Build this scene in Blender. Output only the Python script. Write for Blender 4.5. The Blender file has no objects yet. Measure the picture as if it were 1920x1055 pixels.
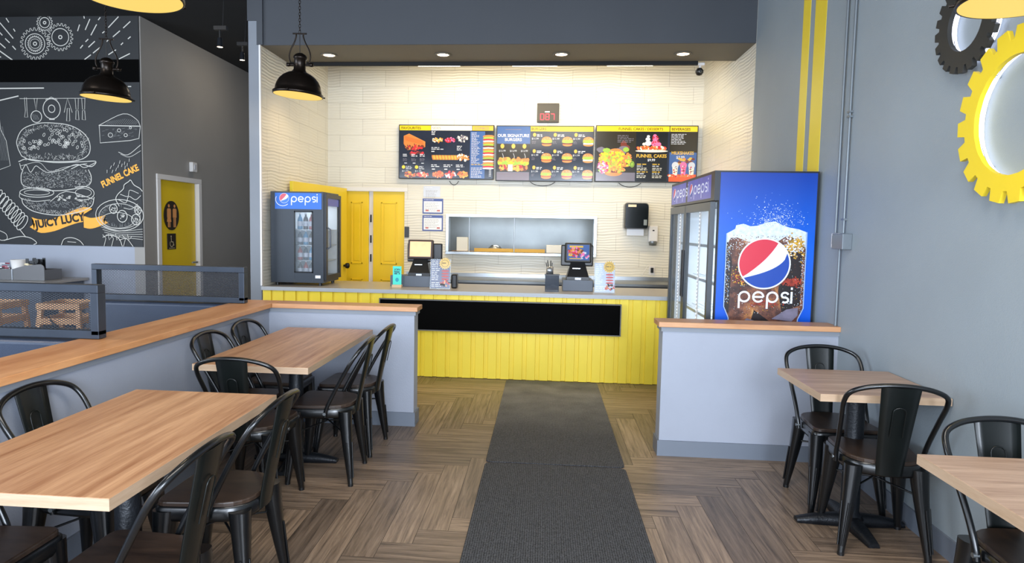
import bpy, math, random
from mathutils import Vector, Matrix
random.seed(7)
PI = math.pi
S = bpy.context.scene
COL = S.collection

# ------------------------------------------------------------------ camera, world, big lights, exposure
cam = bpy.data.cameras.new('camera'); co = bpy.data.objects.new('camera', cam); COL.objects.link(co)
cam.sensor_fit = 'HORIZONTAL'; cam.sensor_width = 36.0
cam.lens = 1230.0 / 1920 * 36; cam.shift_x = 0.02021; cam.shift_y = -0.00608
cam.clip_start = 0.05; cam.clip_end = 60
def cam_matrix(y, p, r):
    F = Vector((math.sin(y)*math.cos(p), math.cos(y)*math.cos(p), -math.sin(p)))
    R0 = Vector((math.cos(y), -math.sin(y), 0)); U0 = R0.cross(F)
    R = math.cos(r)*R0 + math.sin(r)*U0; U = -math.sin(r)*R0 + math.cos(r)*U0
    m = Matrix((R, U, -F)).transposed().to_4x4(); m.translation = (0, 0, 1.52)
    return m
co.matrix_world = cam_matrix(-0.0807028, 0.0739189, 0.0176673)
S.camera = co
S.view_settings.view_transform = 'Standard'
try: S.view_settings.look = 'None'
except Exception: pass
S.view_settings.exposure = -0.06; S.view_settings.gamma = 1.0; S.view_settings.use_curve_mapping = False

w = bpy.data.worlds.new('world'); S.world = w; w.use_nodes = True
w.node_tree.nodes['Background'].inputs[0].default_value = (0.55, 0.68, 0.9, 1)
w.node_tree.nodes['Background'].inputs[1].default_value = 1.0

def area(name, loc, size, power, color, direction, shape='RECTANGLE'):
    l = bpy.data.lights.new(name, 'AREA'); l.shape = shape
    l.size = size[0]; l.size_y = size[1]; l.energy = power; l.color = color
    o = bpy.data.objects.new(name, l); COL.objects.link(o); o.location = loc
    o.rotation_euler = Vector(direction).to_track_quat('-Z', 'Y').to_euler()
    return o
# daylight through the storefront behind the camera
area('storefront_daylight', (-1.6, -3.05, 1.75), (6.4, 2.6), 600, (0.76, 0.86, 1.0), (0, 1, -0.08))
area('right_fill_light', (1.2, -2.6, 1.75), (1.6, 2.4), 270, (0.78, 0.87, 1.0), (-.8, 1, -0.05))  # added fill from the right, brightens the left half wall
area('side_window_daylight', (-7.3, 1.4, 1.9), (5.0, 2.2), 330, (0.75, 0.86, 1.0), (1, 0.15, -0.05))

# added fill lights, unseen overhead, that brighten dining room, booths and corridor
area('dining_fill_light', (-.3, 1.4, 3.70), (3.0, 1.6), 150, (1, .95, .88), (-.15, .15, -1))
area('booth_fill_light', (-4.6, 3.0, 3.70), (1.6, 1.6), 70, (1, .92, .82), (.2, .3, -1))
area('corridor_fill_light', (-3.6, 8.3, 3.70), (.6, .6), 9, (1, .86, .68), (-.3, 0, -1))

# ------------------------------------------------------------------ material helpers
MATS = {}
def srgb(r, g, b):
    f = lambda c: (c/255/12.92) if c/255 <= 0.04045 else ((c/255+0.055)/1.055)**2.4
    return (f(r), f(g), f(b), 1)
def nodes_of(m):
    return m.node_tree.nodes, m.node_tree.links
def mat(name, rgb, rough=0.5, metal=0.0, noise=0.0, scale=6.0, bump=0.0, bscale=60.0, emit=0.0, emitc=None, spec=0.5, coat=0.0):
    if name in MATS: return MATS[name]
    m = bpy.data.materials.new(name); m.use_nodes = True; MATS[name] = m
    N, L = nodes_of(m); b = N['Principled BSDF']
    c = srgb(*rgb)
    b.inputs['Base Color'].default_value = c
    b.inputs['Roughness'].default_value = rough; b.inputs['Metallic'].default_value = metal
    b.inputs['Specular IOR Level'].default_value = spec
    if coat: b.inputs['Coat Weight'].default_value = coat; b.inputs['Coat Roughness'].default_value = 0.1
    tc = N.new('ShaderNodeTexCoord')
    n = N.new('ShaderNodeTexNoise'); n.inputs['Scale'].default_value = scale; n.inputs['Detail'].default_value = 4
    L.new(tc.outputs['Object'], n.inputs['Vector'])
    r = N.new('ShaderNodeValToRGB')
    k = max(noise, 0.01)
    r.color_ramp.elements[0].position = 0.3; r.color_ramp.elements[1].position = 0.7
    r.color_ramp.elements[0].color = (c[0]*(1-k), c[1]*(1-k), c[2]*(1-k), 1)
    r.color_ramp.elements[1].color = (min(1, c[0]*(1+k)), min(1, c[1]*(1+k)), min(1, c[2]*(1+k)), 1)
    L.new(n.outputs['Fac'], r.inputs['Fac']); L.new(r.outputs['Color'], b.inputs['Base Color'])
    if bump:
        n2 = N.new('ShaderNodeTexNoise'); n2.inputs['Scale'].default_value = bscale
        L.new(tc.outputs['Object'], n2.inputs['Vector'])
        bp = N.new('ShaderNodeBump'); bp.inputs['Strength'].default_value = bump; bp.inputs['Distance'].default_value = 0.01
        L.new(n2.outputs['Fac'], bp.inputs['Height']); L.new(bp.outputs['Normal'], b.inputs['Normal'])
    if emit:
        b.inputs['Emission Color'].default_value = srgb(*(emitc or rgb)); b.inputs['Emission Strength'].default_value = emit
    return m

def wood(name, c1, c2, stretch=(14, 1.2, 14), rough=0.4, fine=3.0, coord='Object'):
    if name in MATS: return MATS[name]
    m = mat(name, c1, rough); N, L = nodes_of(m); b = N['Principled BSDF']
    tc = N.new('ShaderNodeTexCoord'); mp = N.new('ShaderNodeMapping'); mp.inputs['Scale'].default_value = stretch
    L.new(tc.outputs[coord], mp.inputs['Vector'])
    n = N.new('ShaderNodeTexNoise'); n.inputs['Scale'].default_value = 1.0; n.inputs['Detail'].default_value = 6
    n.inputs['Roughness'].default_value = 0.65; n.inputs['Distortion'].default_value = 0.35
    L.new(mp.outputs[0], n.inputs['Vector'])
    n2 = N.new('ShaderNodeTexNoise'); n2.inputs['Scale'].default_value = fine*3; n2.inputs['Detail'].default_value = 3
    L.new(mp.outputs[0], n2.inputs['Vector'])
    mx = N.new('ShaderNodeMath'); mx.operation = 'MULTIPLY_ADD'; mx.inputs[1].default_value = 0.25
    L.new(n2.outputs['Fac'], mx.inputs[0]); L.new(n.outputs['Fac'], mx.inputs[2])
    r = N.new('ShaderNodeValToRGB'); e = r.color_ramp.elements
    e[0].position = 0.42; e[0].color = srgb(*c2); e[1].position = 0.78; e[1].color = srgb(*c1)
    L.new(mx.outputs[0], r.inputs['Fac']); L.new(r.outputs['Color'], b.inputs['Base Color'])
    return m

def tile_mat(name, axes):
    """white wavy wall tile 60 x 20.5 cm in running bond; axes = which object axes run along / up"""
    m = mat(name, (226, 224, 214), 0.28); N, L = nodes_of(m); b = N['Principled BSDF']
    tc = N.new('ShaderNodeTexCoord'); sp = N.new('ShaderNodeSeparateXYZ'); L.new(tc.outputs['Object'], sp.inputs[0])
    cb = N.new('ShaderNodeCombineXYZ'); L.new(sp.outputs[axes[0]], cb.inputs[0]); L.new(sp.outputs[axes[1]], cb.inputs[1])
    br = N.new('ShaderNodeTexBrick'); L.new(cb.outputs[0], br.inputs['Vector'])
    br.offset = 0.5; br.inputs['Scale'].default_value = 1.0; br.inputs['Brick Width'].default_value = 0.6
    br.inputs['Row Height'].default_value = 0.206; br.inputs['Mortar Size'].default_value = 0.0022
    br.inputs['Mortar Smooth'].default_value = 0.3
    br.inputs['Color1'].default_value = srgb(224, 220, 206); br.inputs['Color2'].default_value = srgb(219, 214, 200)
    br.inputs['Mortar'].default_value = srgb(178, 172, 158)
    L.new(br.outputs['Color'], b.inputs['Base Color'])
    nz = N.new('ShaderNodeTexNoise'); nz.inputs['Scale'].default_value = 2.2; L.new(cb.outputs[0], nz.inputs['Vector'])
    ma = N.new('ShaderNodeMath'); ma.operation = 'MULTIPLY_ADD'; ma.inputs[1].default_value = 0.09
    sp2 = N.new('ShaderNodeSeparateXYZ'); L.new(cb.outputs[0], sp2.inputs[0])
    L.new(nz.outputs['Fac'], ma.inputs[0]); L.new(sp2.outputs[1], ma.inputs[2])
    mu = N.new('ShaderNodeMath'); mu.operation = 'MULTIPLY'; mu.inputs[1].default_value = 2*PI/0.034; L.new(ma.outputs[0], mu.inputs[0])
    si = N.new('ShaderNodeMath'); si.operation = 'SINE'; L.new(mu.outputs[0], si.inputs[0])
    # fade the waves in patches so they break up as pressed tile does
    nf = N.new('ShaderNodeTexNoise'); nf.inputs['Scale'].default_value = 2.2; L.new(cb.outputs[0], nf.inputs['Vector'])
    fa = N.new('ShaderNodeMath'); fa.operation = 'MULTIPLY'; L.new(si.outputs[0], fa.inputs[0]); L.new(nf.outputs['Fac'], fa.inputs[1])
    mo = N.new('ShaderNodeMath'); mo.operation = 'MULTIPLY_ADD'; mo.inputs[1].default_value = -1.2
    L.new(br.outputs['Fac'], mo.inputs[0]); L.new(fa.outputs[0], mo.inputs[2])
    bp = N.new('ShaderNodeBump'); bp.inputs['Strength'].default_value = 0.38; bp.inputs['Distance'].default_value = 0.006
    L.new(mo.outputs[0], bp.inputs['Height']); L.new(bp.outputs['Normal'], b.inputs['Normal'])
    return m

def floor_mat():
    m = mat('herringbone_vinyl', (140, 122, 105), 0.38); N, L = nodes_of(m); b = N['Principled BSDF']
    uv = N.new('ShaderNodeUVMap'); uv.uv_map = 'plank'
    mp = N.new('ShaderNodeMapping'); mp.inputs['Scale'].default_value = (2.3, 42, 1); L.new(uv.outputs[0], mp.inputs[0])
    n = N.new('ShaderNodeTexNoise'); n.inputs['Scale'].default_value = 1.0; n.inputs['Detail'].default_value = 8; n.inputs['Roughness'].default_value = 0.7
    n.inputs['Distortion'].default_value = 0.5
    L.new(mp.outputs[0], n.inputs['Vector'])
    g = N.new('ShaderNodeNewGeometry')
    rr = N.new('ShaderNodeValToRGB'); e = rr.color_ramp.elements
    e[0].position = 0.3; e[0].color = srgb(70, 60, 52); e[1].position = 0.72; e[1].color = srgb(166, 147, 128)
    x = e.new(0.5); x.color = srgb(130, 113, 97)
    L.new(n.outputs['Fac'], rr.inputs['Fac'])
    r2 = N.new('ShaderNodeValToRGB'); e = r2.color_ramp.elements
    e[0].color = (0.62, 0.60, 0.59, 1); e[1].color = (1.18, 1.12, 1.04, 1); L.new(g.outputs['Random Per Island'], r2.inputs['Fac'])
    mx = N.new('ShaderNodeMix'); mx.data_type = 'RGBA'; mx.blend_type = 'MULTIPLY'; mx.inputs[0].default_value = 1.0
    L.new(rr.outputs['Color'], mx.inputs[6]); L.new(r2.outputs['Color'], mx.inputs[7]); L.new(mx.outputs[2], b.inputs['Base Color'])
    bp = N.new('ShaderNodeBump'); bp.inputs['Strength'].default_value = 0.15; bp.inputs['Distance'].default_value = 0.002
    L.new(n.outputs['Fac'], bp.inputs['Height']); L.new(bp.outputs['Normal'], b.inputs['Normal'])
    return m

def carpet_mat():
    m = mat('ribbed_mat', (62, 62, 64), 0.85); N, L = nodes_of(m); b = N['Principled BSDF']
    tc = N.new('ShaderNodeTexCoord')
    v = N.new('ShaderNodeTexNoise'); v.inputs['Scale'].default_value = 150; v.inputs['Detail'].default_value = 2; L.new(tc.outputs['Object'], v.inputs['Vector'])
    wv = N.new('ShaderNodeTexWave'); wv.bands_direction = 'X'; wv.inputs['Scale'].default_value = 28; wv.inputs['Distortion'].default_value = 1.5
    L.new(tc.outputs['Object'], wv.inputs['Vector'])
    ad = N.new('ShaderNodeMath'); ad.operation = 'MULTIPLY_ADD'; ad.inputs[1].default_value = 0.25
    L.new(wv.outputs['Fac'], ad.inputs[0]); L.new(v.outputs['Fac'], ad.inputs[2])
    r = N.new('ShaderNodeValToRGB'); e = r.color_ramp.elements
    e[0].position = 0.42; e[0].color = srgb(24, 25, 27); e[1].position = 0.92; e[1].color = srgb(88, 89, 92)
    L.new(ad.outputs[0], r.inputs['Fac']); 
    # grey trodden-in dust near the counter end
    sp = N.new('ShaderNodeSeparateXYZ'); L.new(tc.outputs['Object'], sp.inputs[0])
    dn = N.new('ShaderNodeTexNoise'); dn.inputs['Scale'].default_value = 4; L.new(tc.outputs['Object'], dn.inputs['Vector'])
    mr = N.new('ShaderNodeMapRange'); mr.inputs[1].default_value = 4.7; mr.inputs[2].default_value = 6.3
    mr.inputs[3].default_value = 0; mr.inputs[4].default_value = 0.55; L.new(sp.outputs[1], mr.inputs[0])
    mm = N.new('ShaderNodeMath'); mm.operation = 'MULTIPLY'; L.new(mr.outputs[0], mm.inputs[0]); L.new(dn.outputs['Fac'], mm.inputs[1])
    mx = N.new('ShaderNodeMix'); mx.data_type = 'RGBA'; L.new(mm.outputs[0], mx.inputs[0]); L.new(r.outputs['Color'], mx.inputs[6])
    mx.inputs[7].default_value = srgb(190, 188, 180)
    L.new(mx.outputs[2], b.inputs['Base Color'])
    bp = N.new('ShaderNodeBump'); bp.inputs['Strength'].default_value = 0.6; bp.inputs['Distance'].default_value = 0.004
    L.new(ad.outputs[0], bp.inputs['Height']); L.new(bp.outputs['Normal'], b.inputs['Normal'])
    return m

def glass_mat(name, alpha=0.12, rgb=(200, 215, 225)):
    m = mat(name, rgb, 0.03, spec=0.8); N, L = nodes_of(m); N['Principled BSDF'].inputs['Alpha'].default_value = alpha
    return m

M_wall = mat('grey_wall_paint', (146, 156, 162), 0.55, noise=0.03, scale=2.5, bump=0.12, bscale=140)
M_half = mat('pale_grey_paint', (154, 160, 173), 0.5, noise=0.03, scale=3, bump=0.1, bscale=120)
M_dim = mat('taupe_grey_paint', (152, 149, 144), 0.6, noise=0.03, scale=2)
M_bulk = mat('charcoal_paint', (60, 64, 70), 0.6, noise=0.04, scale=2)
M_soff = mat('charcoal_soffit_paint', (104, 99, 88), 0.6, noise=0.03, scale=2)
M_black = mat('black_ceiling_paint', (20, 21, 22), 0.8, noise=0.05)
M_base = mat('grey_vinyl_baseboard', (110, 118, 130), 0.45)
M_capedge = mat('grey_trim_paint', (128, 134, 142), 0.5)
M_white = mat('white_paint', (225, 222, 218), 0.45)
M_oak = wood('oak_cap', (212, 156, 106), (178, 116, 68), (9, 1.3, 9), 0.38)
M_oakx = wood('oak_cap_across', (205, 155, 112), (178, 124, 84), (1.3, 9, 9), 0.38)
M_top = wood('table_laminate', (208, 163, 124), (148, 99, 66), (15, 0.8, 15), 0.33)
M_topr = wood('table_laminate_grey', (196, 166, 142), (146, 114, 92), (1.2, 17, 17), 0.33)
M_edge = wood('table_edge_band', (192, 166, 140), (174, 146, 118), (3, 3, 40), 0.45)
M_seat = wood('dark_stained_seat', (64, 49, 39), (32, 24, 20), (14, 1.8, 14), 0.35)
M_metal = mat('black_gloss_metal', (11, 13, 15), 0.3, 0.0, noise=0.15, scale=12, spec=0.5, coat=0.25)
M_splat = mat('black_panel_metal', (9, 14, 13), 0.36, 0.0, noise=0.2, scale=8, spec=0.4, coat=0.12)
M_iron = mat('black_cast_iron', (26, 29, 34), 0.42, 0.3, noise=0.1, bump=0.2, bscale=90)
M_yel = mat('yellow_paint', (238, 210, 58), 0.38, noise=0.03, scale=3)
M_yeld = mat('yellow_door_paint', (236, 200, 24), 0.42, noise=0.03, scale=2)
M_yelgear = mat('yellow_gear_paint', (228, 200, 40), 0.45)
M_bronze = mat('dark_bronze', (38, 32, 28), 0.28, 0.75, noise=0.15, scale=10)
M_lamp = mat('glowing_lamp_glass', (120, 100, 50), 0.6, emit=.95, emitc=(255, 218, 112))
M_led = mat('white_led', (255, 255, 255), 0.5, emit=3.2, emitc=(225, 230, 255))
M_strip = mat('linear_lamp_tube', (255, 250, 235), 0.5, emit=9.0, emitc=(255, 244, 220))
M_down = mat('downlight_lens', (255, 240, 220), 0.5, emit=14.0, emitc=(255, 226, 190))
M_ctop = mat('grey_laminate', (150, 146, 142), 0.3, noise=0.16, scale=160)
M_ctope = mat('pale_counter_edge', (168, 172, 176), 0.35)
M_steel = mat('brushed_steel', (176, 182, 188), 0.28, 0.85, noise=0.08, scale=5)
M_steeld = mat('dull_steel', (128, 132, 134), 0.4, 0.8, noise=0.1, scale=4)
M_tileB = tile_mat('wavy_tile_back', (0, 2)); M_tileS = tile_mat('wavy_tile_side', (1, 2))
M_floor = floor_mat(); M_mat = carpet_mat()
M_plastic = mat('black_plastic', (20, 21, 23), 0.35)
M_greyp = mat('slate_plastic', (86, 94, 106), 0.45, noise=0.04)
M_fridge = mat('fridge_black_shell', (48, 56, 66), 0.38, noise=0.05)
M_glass = glass_mat('clear_glass'); M_acr = glass_mat('acrylic', 0.25)
M_vinyl = mat('navy_vinyl', (42, 54, 74), 0.36, noise=0.06, scale=4, bump=0.15, bscale=200)
M_frame = mat('blue_black_steel_tube', (52, 60, 72), 0.4, 0.4, noise=0.12, scale=8)
M_mesh = mat('dark_mesh', (44, 50, 60), 0.45, 0.4)
M_board = mat('black_board', (4, 4, 4), 0.95, spec=.1)
M_chalkb = mat('chalkboard_charcoal', (35, 37, 39), 0.62, noise=0.08, scale=1.5)
M_chalk = mat('chalk_white', (204, 202, 194), 0.85)
M_chalkd = mat('chalk_grey', (140, 141, 140), 0.8)
M_orange = mat('banner_orange', (248, 176, 60), 0.6)
M_paper = mat('white_paper', (232, 234, 238), 0.6)
M_gal = mat('grey_conduit', (112, 120, 126), 0.4, 0.35)

# ------------------------------------------------------------------ mesh builder
class MB:
    def __init__(s): s.v = []; s.f = []; s.mi = []; s.sm = []
    def add(s, vs, fs, mi=0, smooth=False):
        o = len(s.v); s.v += [tuple(p) for p in vs]
        for f in fs: s.f.append([i+o for i in f]); s.mi.append(mi); s.sm.append(smooth)
        return s
    def box(s, x0, x1, y0, y1, z0, z1, mi=0):
        return s.add([(x0,y0,z0),(x1,y0,z0),(x1,y1,z0),(x0,y1,z0),(x0,y0,z1),(x1,y0,z1),(x1,y1,z1),(x0,y1,z1)],
              [(0,3,2,1),(4,5,6,7),(0,1,5,4),(1,2,6,5),(2,3,7,6),(3,0,4,7)], mi)
    def loft(s, rings, mi=0, smooth=True, caps=True):
        n = len(rings[0]); vs = [p for r in rings for p in r]; fs = []
        for k in range(len(rings)-1):
            for i in range(n):
                a = k*n+i; b = k*n+(i+1) % n; fs.append((a, b, b+n, a+n))
        s.add(vs, fs, mi, smooth)
        if caps:
            s.add(rings[0], [tuple(range(n))[::-1]], mi); s.add(rings[-1], [tuple(range(n))], mi)
        return s
    def lathe(s, prof, c=(0,0,0), seg=32, mi=0, caps=False):
        rings = [[(c[0]+r*math.cos(2*PI*i/seg), c[1]+r*math.sin(2*PI*i/seg), c[2]+z) for i in range(seg)] for r, z in prof]
        return s.loft(rings, mi, True, caps)
    def cyl(s, p, q, r, seg=16, mi=0, r2=None):
        return s.tube([p, q], r, seg, mi, r2=r2)
    def tube(s, pts, r, seg=10, mi=0, r2=None, closed=False):
        pts = [Vector(p) for p in pts]; n = len(pts); rings = []
        up = None
        for i, p in enumerate(pts):
            t = (pts[min(i+1, n-1)] - pts[max(i-1, 0)]).normalized()
            if up is None:
                up = Vector((0,0,1)) if abs(t.z) < 0.9 else Vector((1,0,0))
            u = (up - t*up.dot(t))
            if u.length < 1e-5: u = t.orthogonal()
            u.normalize(); v = t.cross(u); up = u
            rr = r if r2 is None else r + (r2-r)*i/(n-1)
            rings.append([p + rr*(math.cos(2*PI*k/seg)*u + math.sin(2*PI*k/seg)*v) for k in range(seg)])
        return s.loft(rings, mi, True, True)
    def prism(s, poly, fn, d0, d1, mi=0, side=None):
        """poly 2D outline; fn(u,v,d)->xyz"""
        n = len(poly); a = [fn(u, v, d0) for u, v in poly]; b = [fn(u, v, d1) for u, v in poly]
        s.add(a+b, [tuple(range(n))[::-1], tuple(range(n, 2*n))], mi)
        s.add(a+b, [(i, (i+1) % n, (i+1) % n+n, i+n) for i in range(n)], mi if side is None else side)
        return s
    def xf(s, M, start=0):
        for i in range(start, len(s.v)): s.v[i] = tuple(M @ Vector(s.v[i]))
        return s
    def build(s, name, mats, parent=None, bevel=0, seg=2, loc=None, smooth_angle=None):
        me = bpy.data.meshes.new(name)
        me.from_pydata(s.v, [], s.f)
        if not isinstance(mats, (list, tuple)): mats = [mats]
        for m in mats: me.materials.append(m)
        for p, mi, sm in zip(me.polygons, s.mi, s.sm): p.material_index = mi; p.use_smooth = sm
        me.validate(); me.update()
        o = bpy.data.objects.new(name, me); COL.objects.link(o)
        if parent: o.parent = parent
        if loc: o.location = loc
        if bevel:
            b = o.modifiers.new('bevel', 'BEVEL'); b.width = bevel; b.segments = seg; b.limit_method = 'ANGLE'; b.angle_limit = math.radians(50)
        return o

def tag(o, label=None, cat=None, group=None, kind=None):
    if label: o['label'] = label
    if cat: o['category'] = cat
    if group: o['group'] = group
    if kind: o['kind'] = kind
    return o
def thing(name, label, cat, loc=(0,0,0), rz=0, group=None):
    o = bpy.data.objects.new(name, None); COL.objects.link(o); o.empty_display_size = 0.1
    o.location = loc; o.rotation_euler = (0, 0, rz)
    return tag(o, label, cat, group)
def dup(o, parent=None, loc=None, rz=None, label=None):
    c = o.copy(); COL.objects.link(c)
    if parent: c.parent = parent
    if loc is not None: c.location = loc
    if rz is not None: c.rotation_euler = (0, 0, rz)
    if label: c['label'] = label
    for ch in list(o.children): dup(ch, c)
    return c
def struct(o): o['kind'] = 'structure'; return o
def bx(*a): return MB().box(*a)
def smooth_path(pts, n=6):
    P = [Vector(p) for p in pts]; P = [2*P[0]-P[1]] + P + [2*P[-1]-P[-2]]; out = []
    for i in range(1, len(P)-2):
        for k in range(n):
            t = k/n; a, b, c, d = P[i-1], P[i], P[i+1], P[i+2]
            out.append(0.5*((2*b)+(-a+c)*t+(2*a-5*b+4*c-d)*t*t+(-a+3*b-3*c+d)*t**3))
    out.append(P[-2]); return out

# flat artwork on a plane: fn(u,v,d) -> xyz, d = distance in front of the plane
class Art:
    def __init__(s, fn): s.m = MB(); s.fn = fn; s.d = 0.0004
    def _f(s, pts, mi):
        s.d += 0.000004
        s.m.add([s.fn(u, v, s.d) for u, v in pts], [tuple(range(len(pts)))], mi)
    def poly(s, pts, mi=0): s._f(pts, mi)
    def rect(s, u0, v0, u1, v1, mi=0): s._f([(u0,v0),(u1,v0),(u1,v1),(u0,v1)], mi)
    def ell(s, cu, cv, ru, rv, mi=0, n=24, a0=0, a1=2*PI, rot=0):
        pts = []
        for i in range(n + (0 if abs(a1-a0-2*PI) < 1e-6 else 1)):
            a = a0+(a1-a0)*i/n; x, y = ru*math.cos(a), rv*math.sin(a)
            pts.append((cu+x*math.cos(rot)-y*math.sin(rot), cv+x*math.sin(rot)+y*math.cos(rot)))
        s._f(pts, mi)
    def line(s, pts, w, mi=0, closed=False):
        n = len(pts); s.d += 0.000004
        P = [Vector((p[0], p[1])) for p in pts]; L = []; R = []
        for i in range(n):
            a = P[(i-1) % n] if (closed or i > 0) else P[i]; b = P[(i+1) % n] if (closed or i < n-1) else P[i]
            t = b-a
            if t.length < 1e-9: t = Vector((1, 0))
            t.normalize(); nn = Vector((-t.y, t.x))*w/2
            L.append(P[i]+nn); R.append(P[i]-nn)
        vs = [s.fn(p.x, p.y, s.d) for p in L+R]; fs = []
        for i in range(n if closed else n-1):
            j = (i+1) % n; fs.append((i, i+n, j+n, j))
        s.m.add(vs, fs, mi)
    def ring(s, cu, cv, ru, rv, w, mi=0, n=28, a0=0, a1=2*PI, rot=0):
        full = abs(a1-a0-2*PI) < 1e-6; pts = []
        for i in range(n + (0 if full else 1)):
            a = a0+(a1-a0)*i/n; x, y = ru*math.cos(a), rv*math.sin(a)
            pts.append((cu+x*math.cos(rot)-y*math.sin(rot), cv+x*math.sin(rot)+y*math.cos(rot)))
        s.line(pts, w, mi, closed=full)
    def gear(s, cu, cv, r, teeth, depth, w, mi=0):
        pts = []
        for i in range(teeth):
            for f, rr in ((0.0, r-depth), (0.22, r-depth), (0.4, r), (0.68, r), (0.86, r-depth)):
                a = 2*PI*(i+f)/teeth; pts.append((cu+rr*math.cos(a), cv+rr*math.sin(a)))
        s.line(pts, w, mi, closed=True)
    def text(s, txt, u, v, size, mi=0, rot=0, align='LEFT', sx=1.0, bold=0.0):
        cu = bpy.data.curves.new('t', 'FONT'); cu.body = txt; cu.size = size; cu.align_x = align; cu.offset = bold; cu.resolution_u = 3
        ob = bpy.data.objects.new('t', cu); COL.objects.link(ob)
        dg = bpy.context.evaluated_depsgraph_get(); dg.update()
        me = bpy.data.meshes.new_from_object(ob.evaluated_get(dg)); s.d += 0.000004
        c, si = math.cos(rot), math.sin(rot)
        vs = [s.fn(u+sx*p.co.x*c-p.co.y*si, v+sx*p.co.x*si+p.co.y*c, s.d) for p in me.vertices]
        s.m.add(vs, [tuple(f.vertices) for f in me.polygons], mi)
        COL.objects.unlink(ob); bpy.data.objects.remove(ob); bpy.data.curves.remove(cu); bpy.data.meshes.remove(me)
    def dashes(s, u, v, wd, rows, gap, h, mi=0, var=0.4):
        for k in range(rows):
            x = u; end = u+wd*(1-random.random()*var)
            while x < end:
                l = random.uniform(0.4, 1.3)*h*5; s.rect(x, v-k*gap, min(x+l, end), v-k*gap+h, mi); x += l+h*1.1
    def build(s, name, mats, parent=None): return s.m.build(name, mats, parent)

def wordmark(A, u, v, h, mi, su=1.0):
    """rounded lower-case pepsi wordmark; h = x-height, su mirrors/scales u"""
    r = h/2; w = h*0.17; U = lambda x: u + su*x
    def arc(cx, a0, a1, ry=1.0, rx=1.0):
        A.line([(U(cx+rx*(r-w/2)*math.cos(a)), v+r+ry*(r-w/2)*math.sin(a)) for a in [a0+(a1-a0)*i/22 for i in range(23)]], w, mi)
    x = r
    arc(x, 0, 2*PI); A.line([(U(x-r+w/2), v+r), (U(x-r+w/2), v-h*0.5)], w, mi)      # p
    x += h*1.14
    arc(x, 0, 2*PI*0.9); A.line([(U(x-r+w/2), v+r), (U(x+r-w/2), v+r)], w, mi)      # e
    x += h*1.14
    arc(x, 0, 2*PI); A.line([(U(x-r+w/2), v+r), (U(x-r+w/2), v-h*0.5)], w, mi)      # p
    x += h*1.02
    pts = []
    for i in range(13): a = 0.25+ (PI*1.25)*i/12; pts.append((U(x+0.27*h*math.cos(a)), v+0.70*h+0.22*h*math.sin(a)))
    for i in range(13): a = PI*0.5-(PI*1.25)*i/12; pts.append((U(x+0.27*h*math.cos(a)), v+0.29*h+0.21*h*math.sin(a)))
    A.line(pts, w, mi)                                                              # s
    x += h*0.52
    A.line([(U(x), v), (U(x), v+h)], w, mi); A.line([(U(x), v+h*1.18), (U(x), v+h*1.38)], w, mi)
    return x

def globe(A, cu, cv, r, white, red, blue, su=1.0, ru=1.0):
    A.ell(cu, cv, r*1.06*ru, r*1.06, white, 48)
    # red upper part: arc from lower left over the top to upper right, closed by the wave's upper edge
    P = lambda x, y: (cu+su*x*r*ru, cv+y*r)
    a0, a1 = math.radians(58), math.radians(213)
    arc = [P(math.cos(a0+(a1-a0)*i/28), math.sin(a0+(a1-a0)*i/28)) for i in range(29)]
    low = [P(-0.84+1.37*t, -0.545 + 1.39*t**1.65 + 0.18*math.sin(PI*t)*(1-t)) for t in [i/16 for i in range(1, 16)]]
    A.poly(arc+low, red)
    b0, b1 = math.radians(217), math.radians(386)
    arc = [P(math.cos(b0+(b1-b0)*i/28), math.sin(b0+(b1-b0)*i/28)) for i in range(29)]
    hi = [P(0.90-1.70*t + 0.10*math.sin(PI*t), 0.44 - 1.04*t**0.5*1.0 + 0.0*t) for t in [i/16 for i in range(1, 16)]]
    A.poly(arc+hi, blue)

# ------------------------------------------------------------------ room shell
XR = 1.925; XL = -2.865; YB = 8.49; ZC = 3.74; ZS = 3.277
WX0 = -7.6; YF = -3.2
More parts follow.
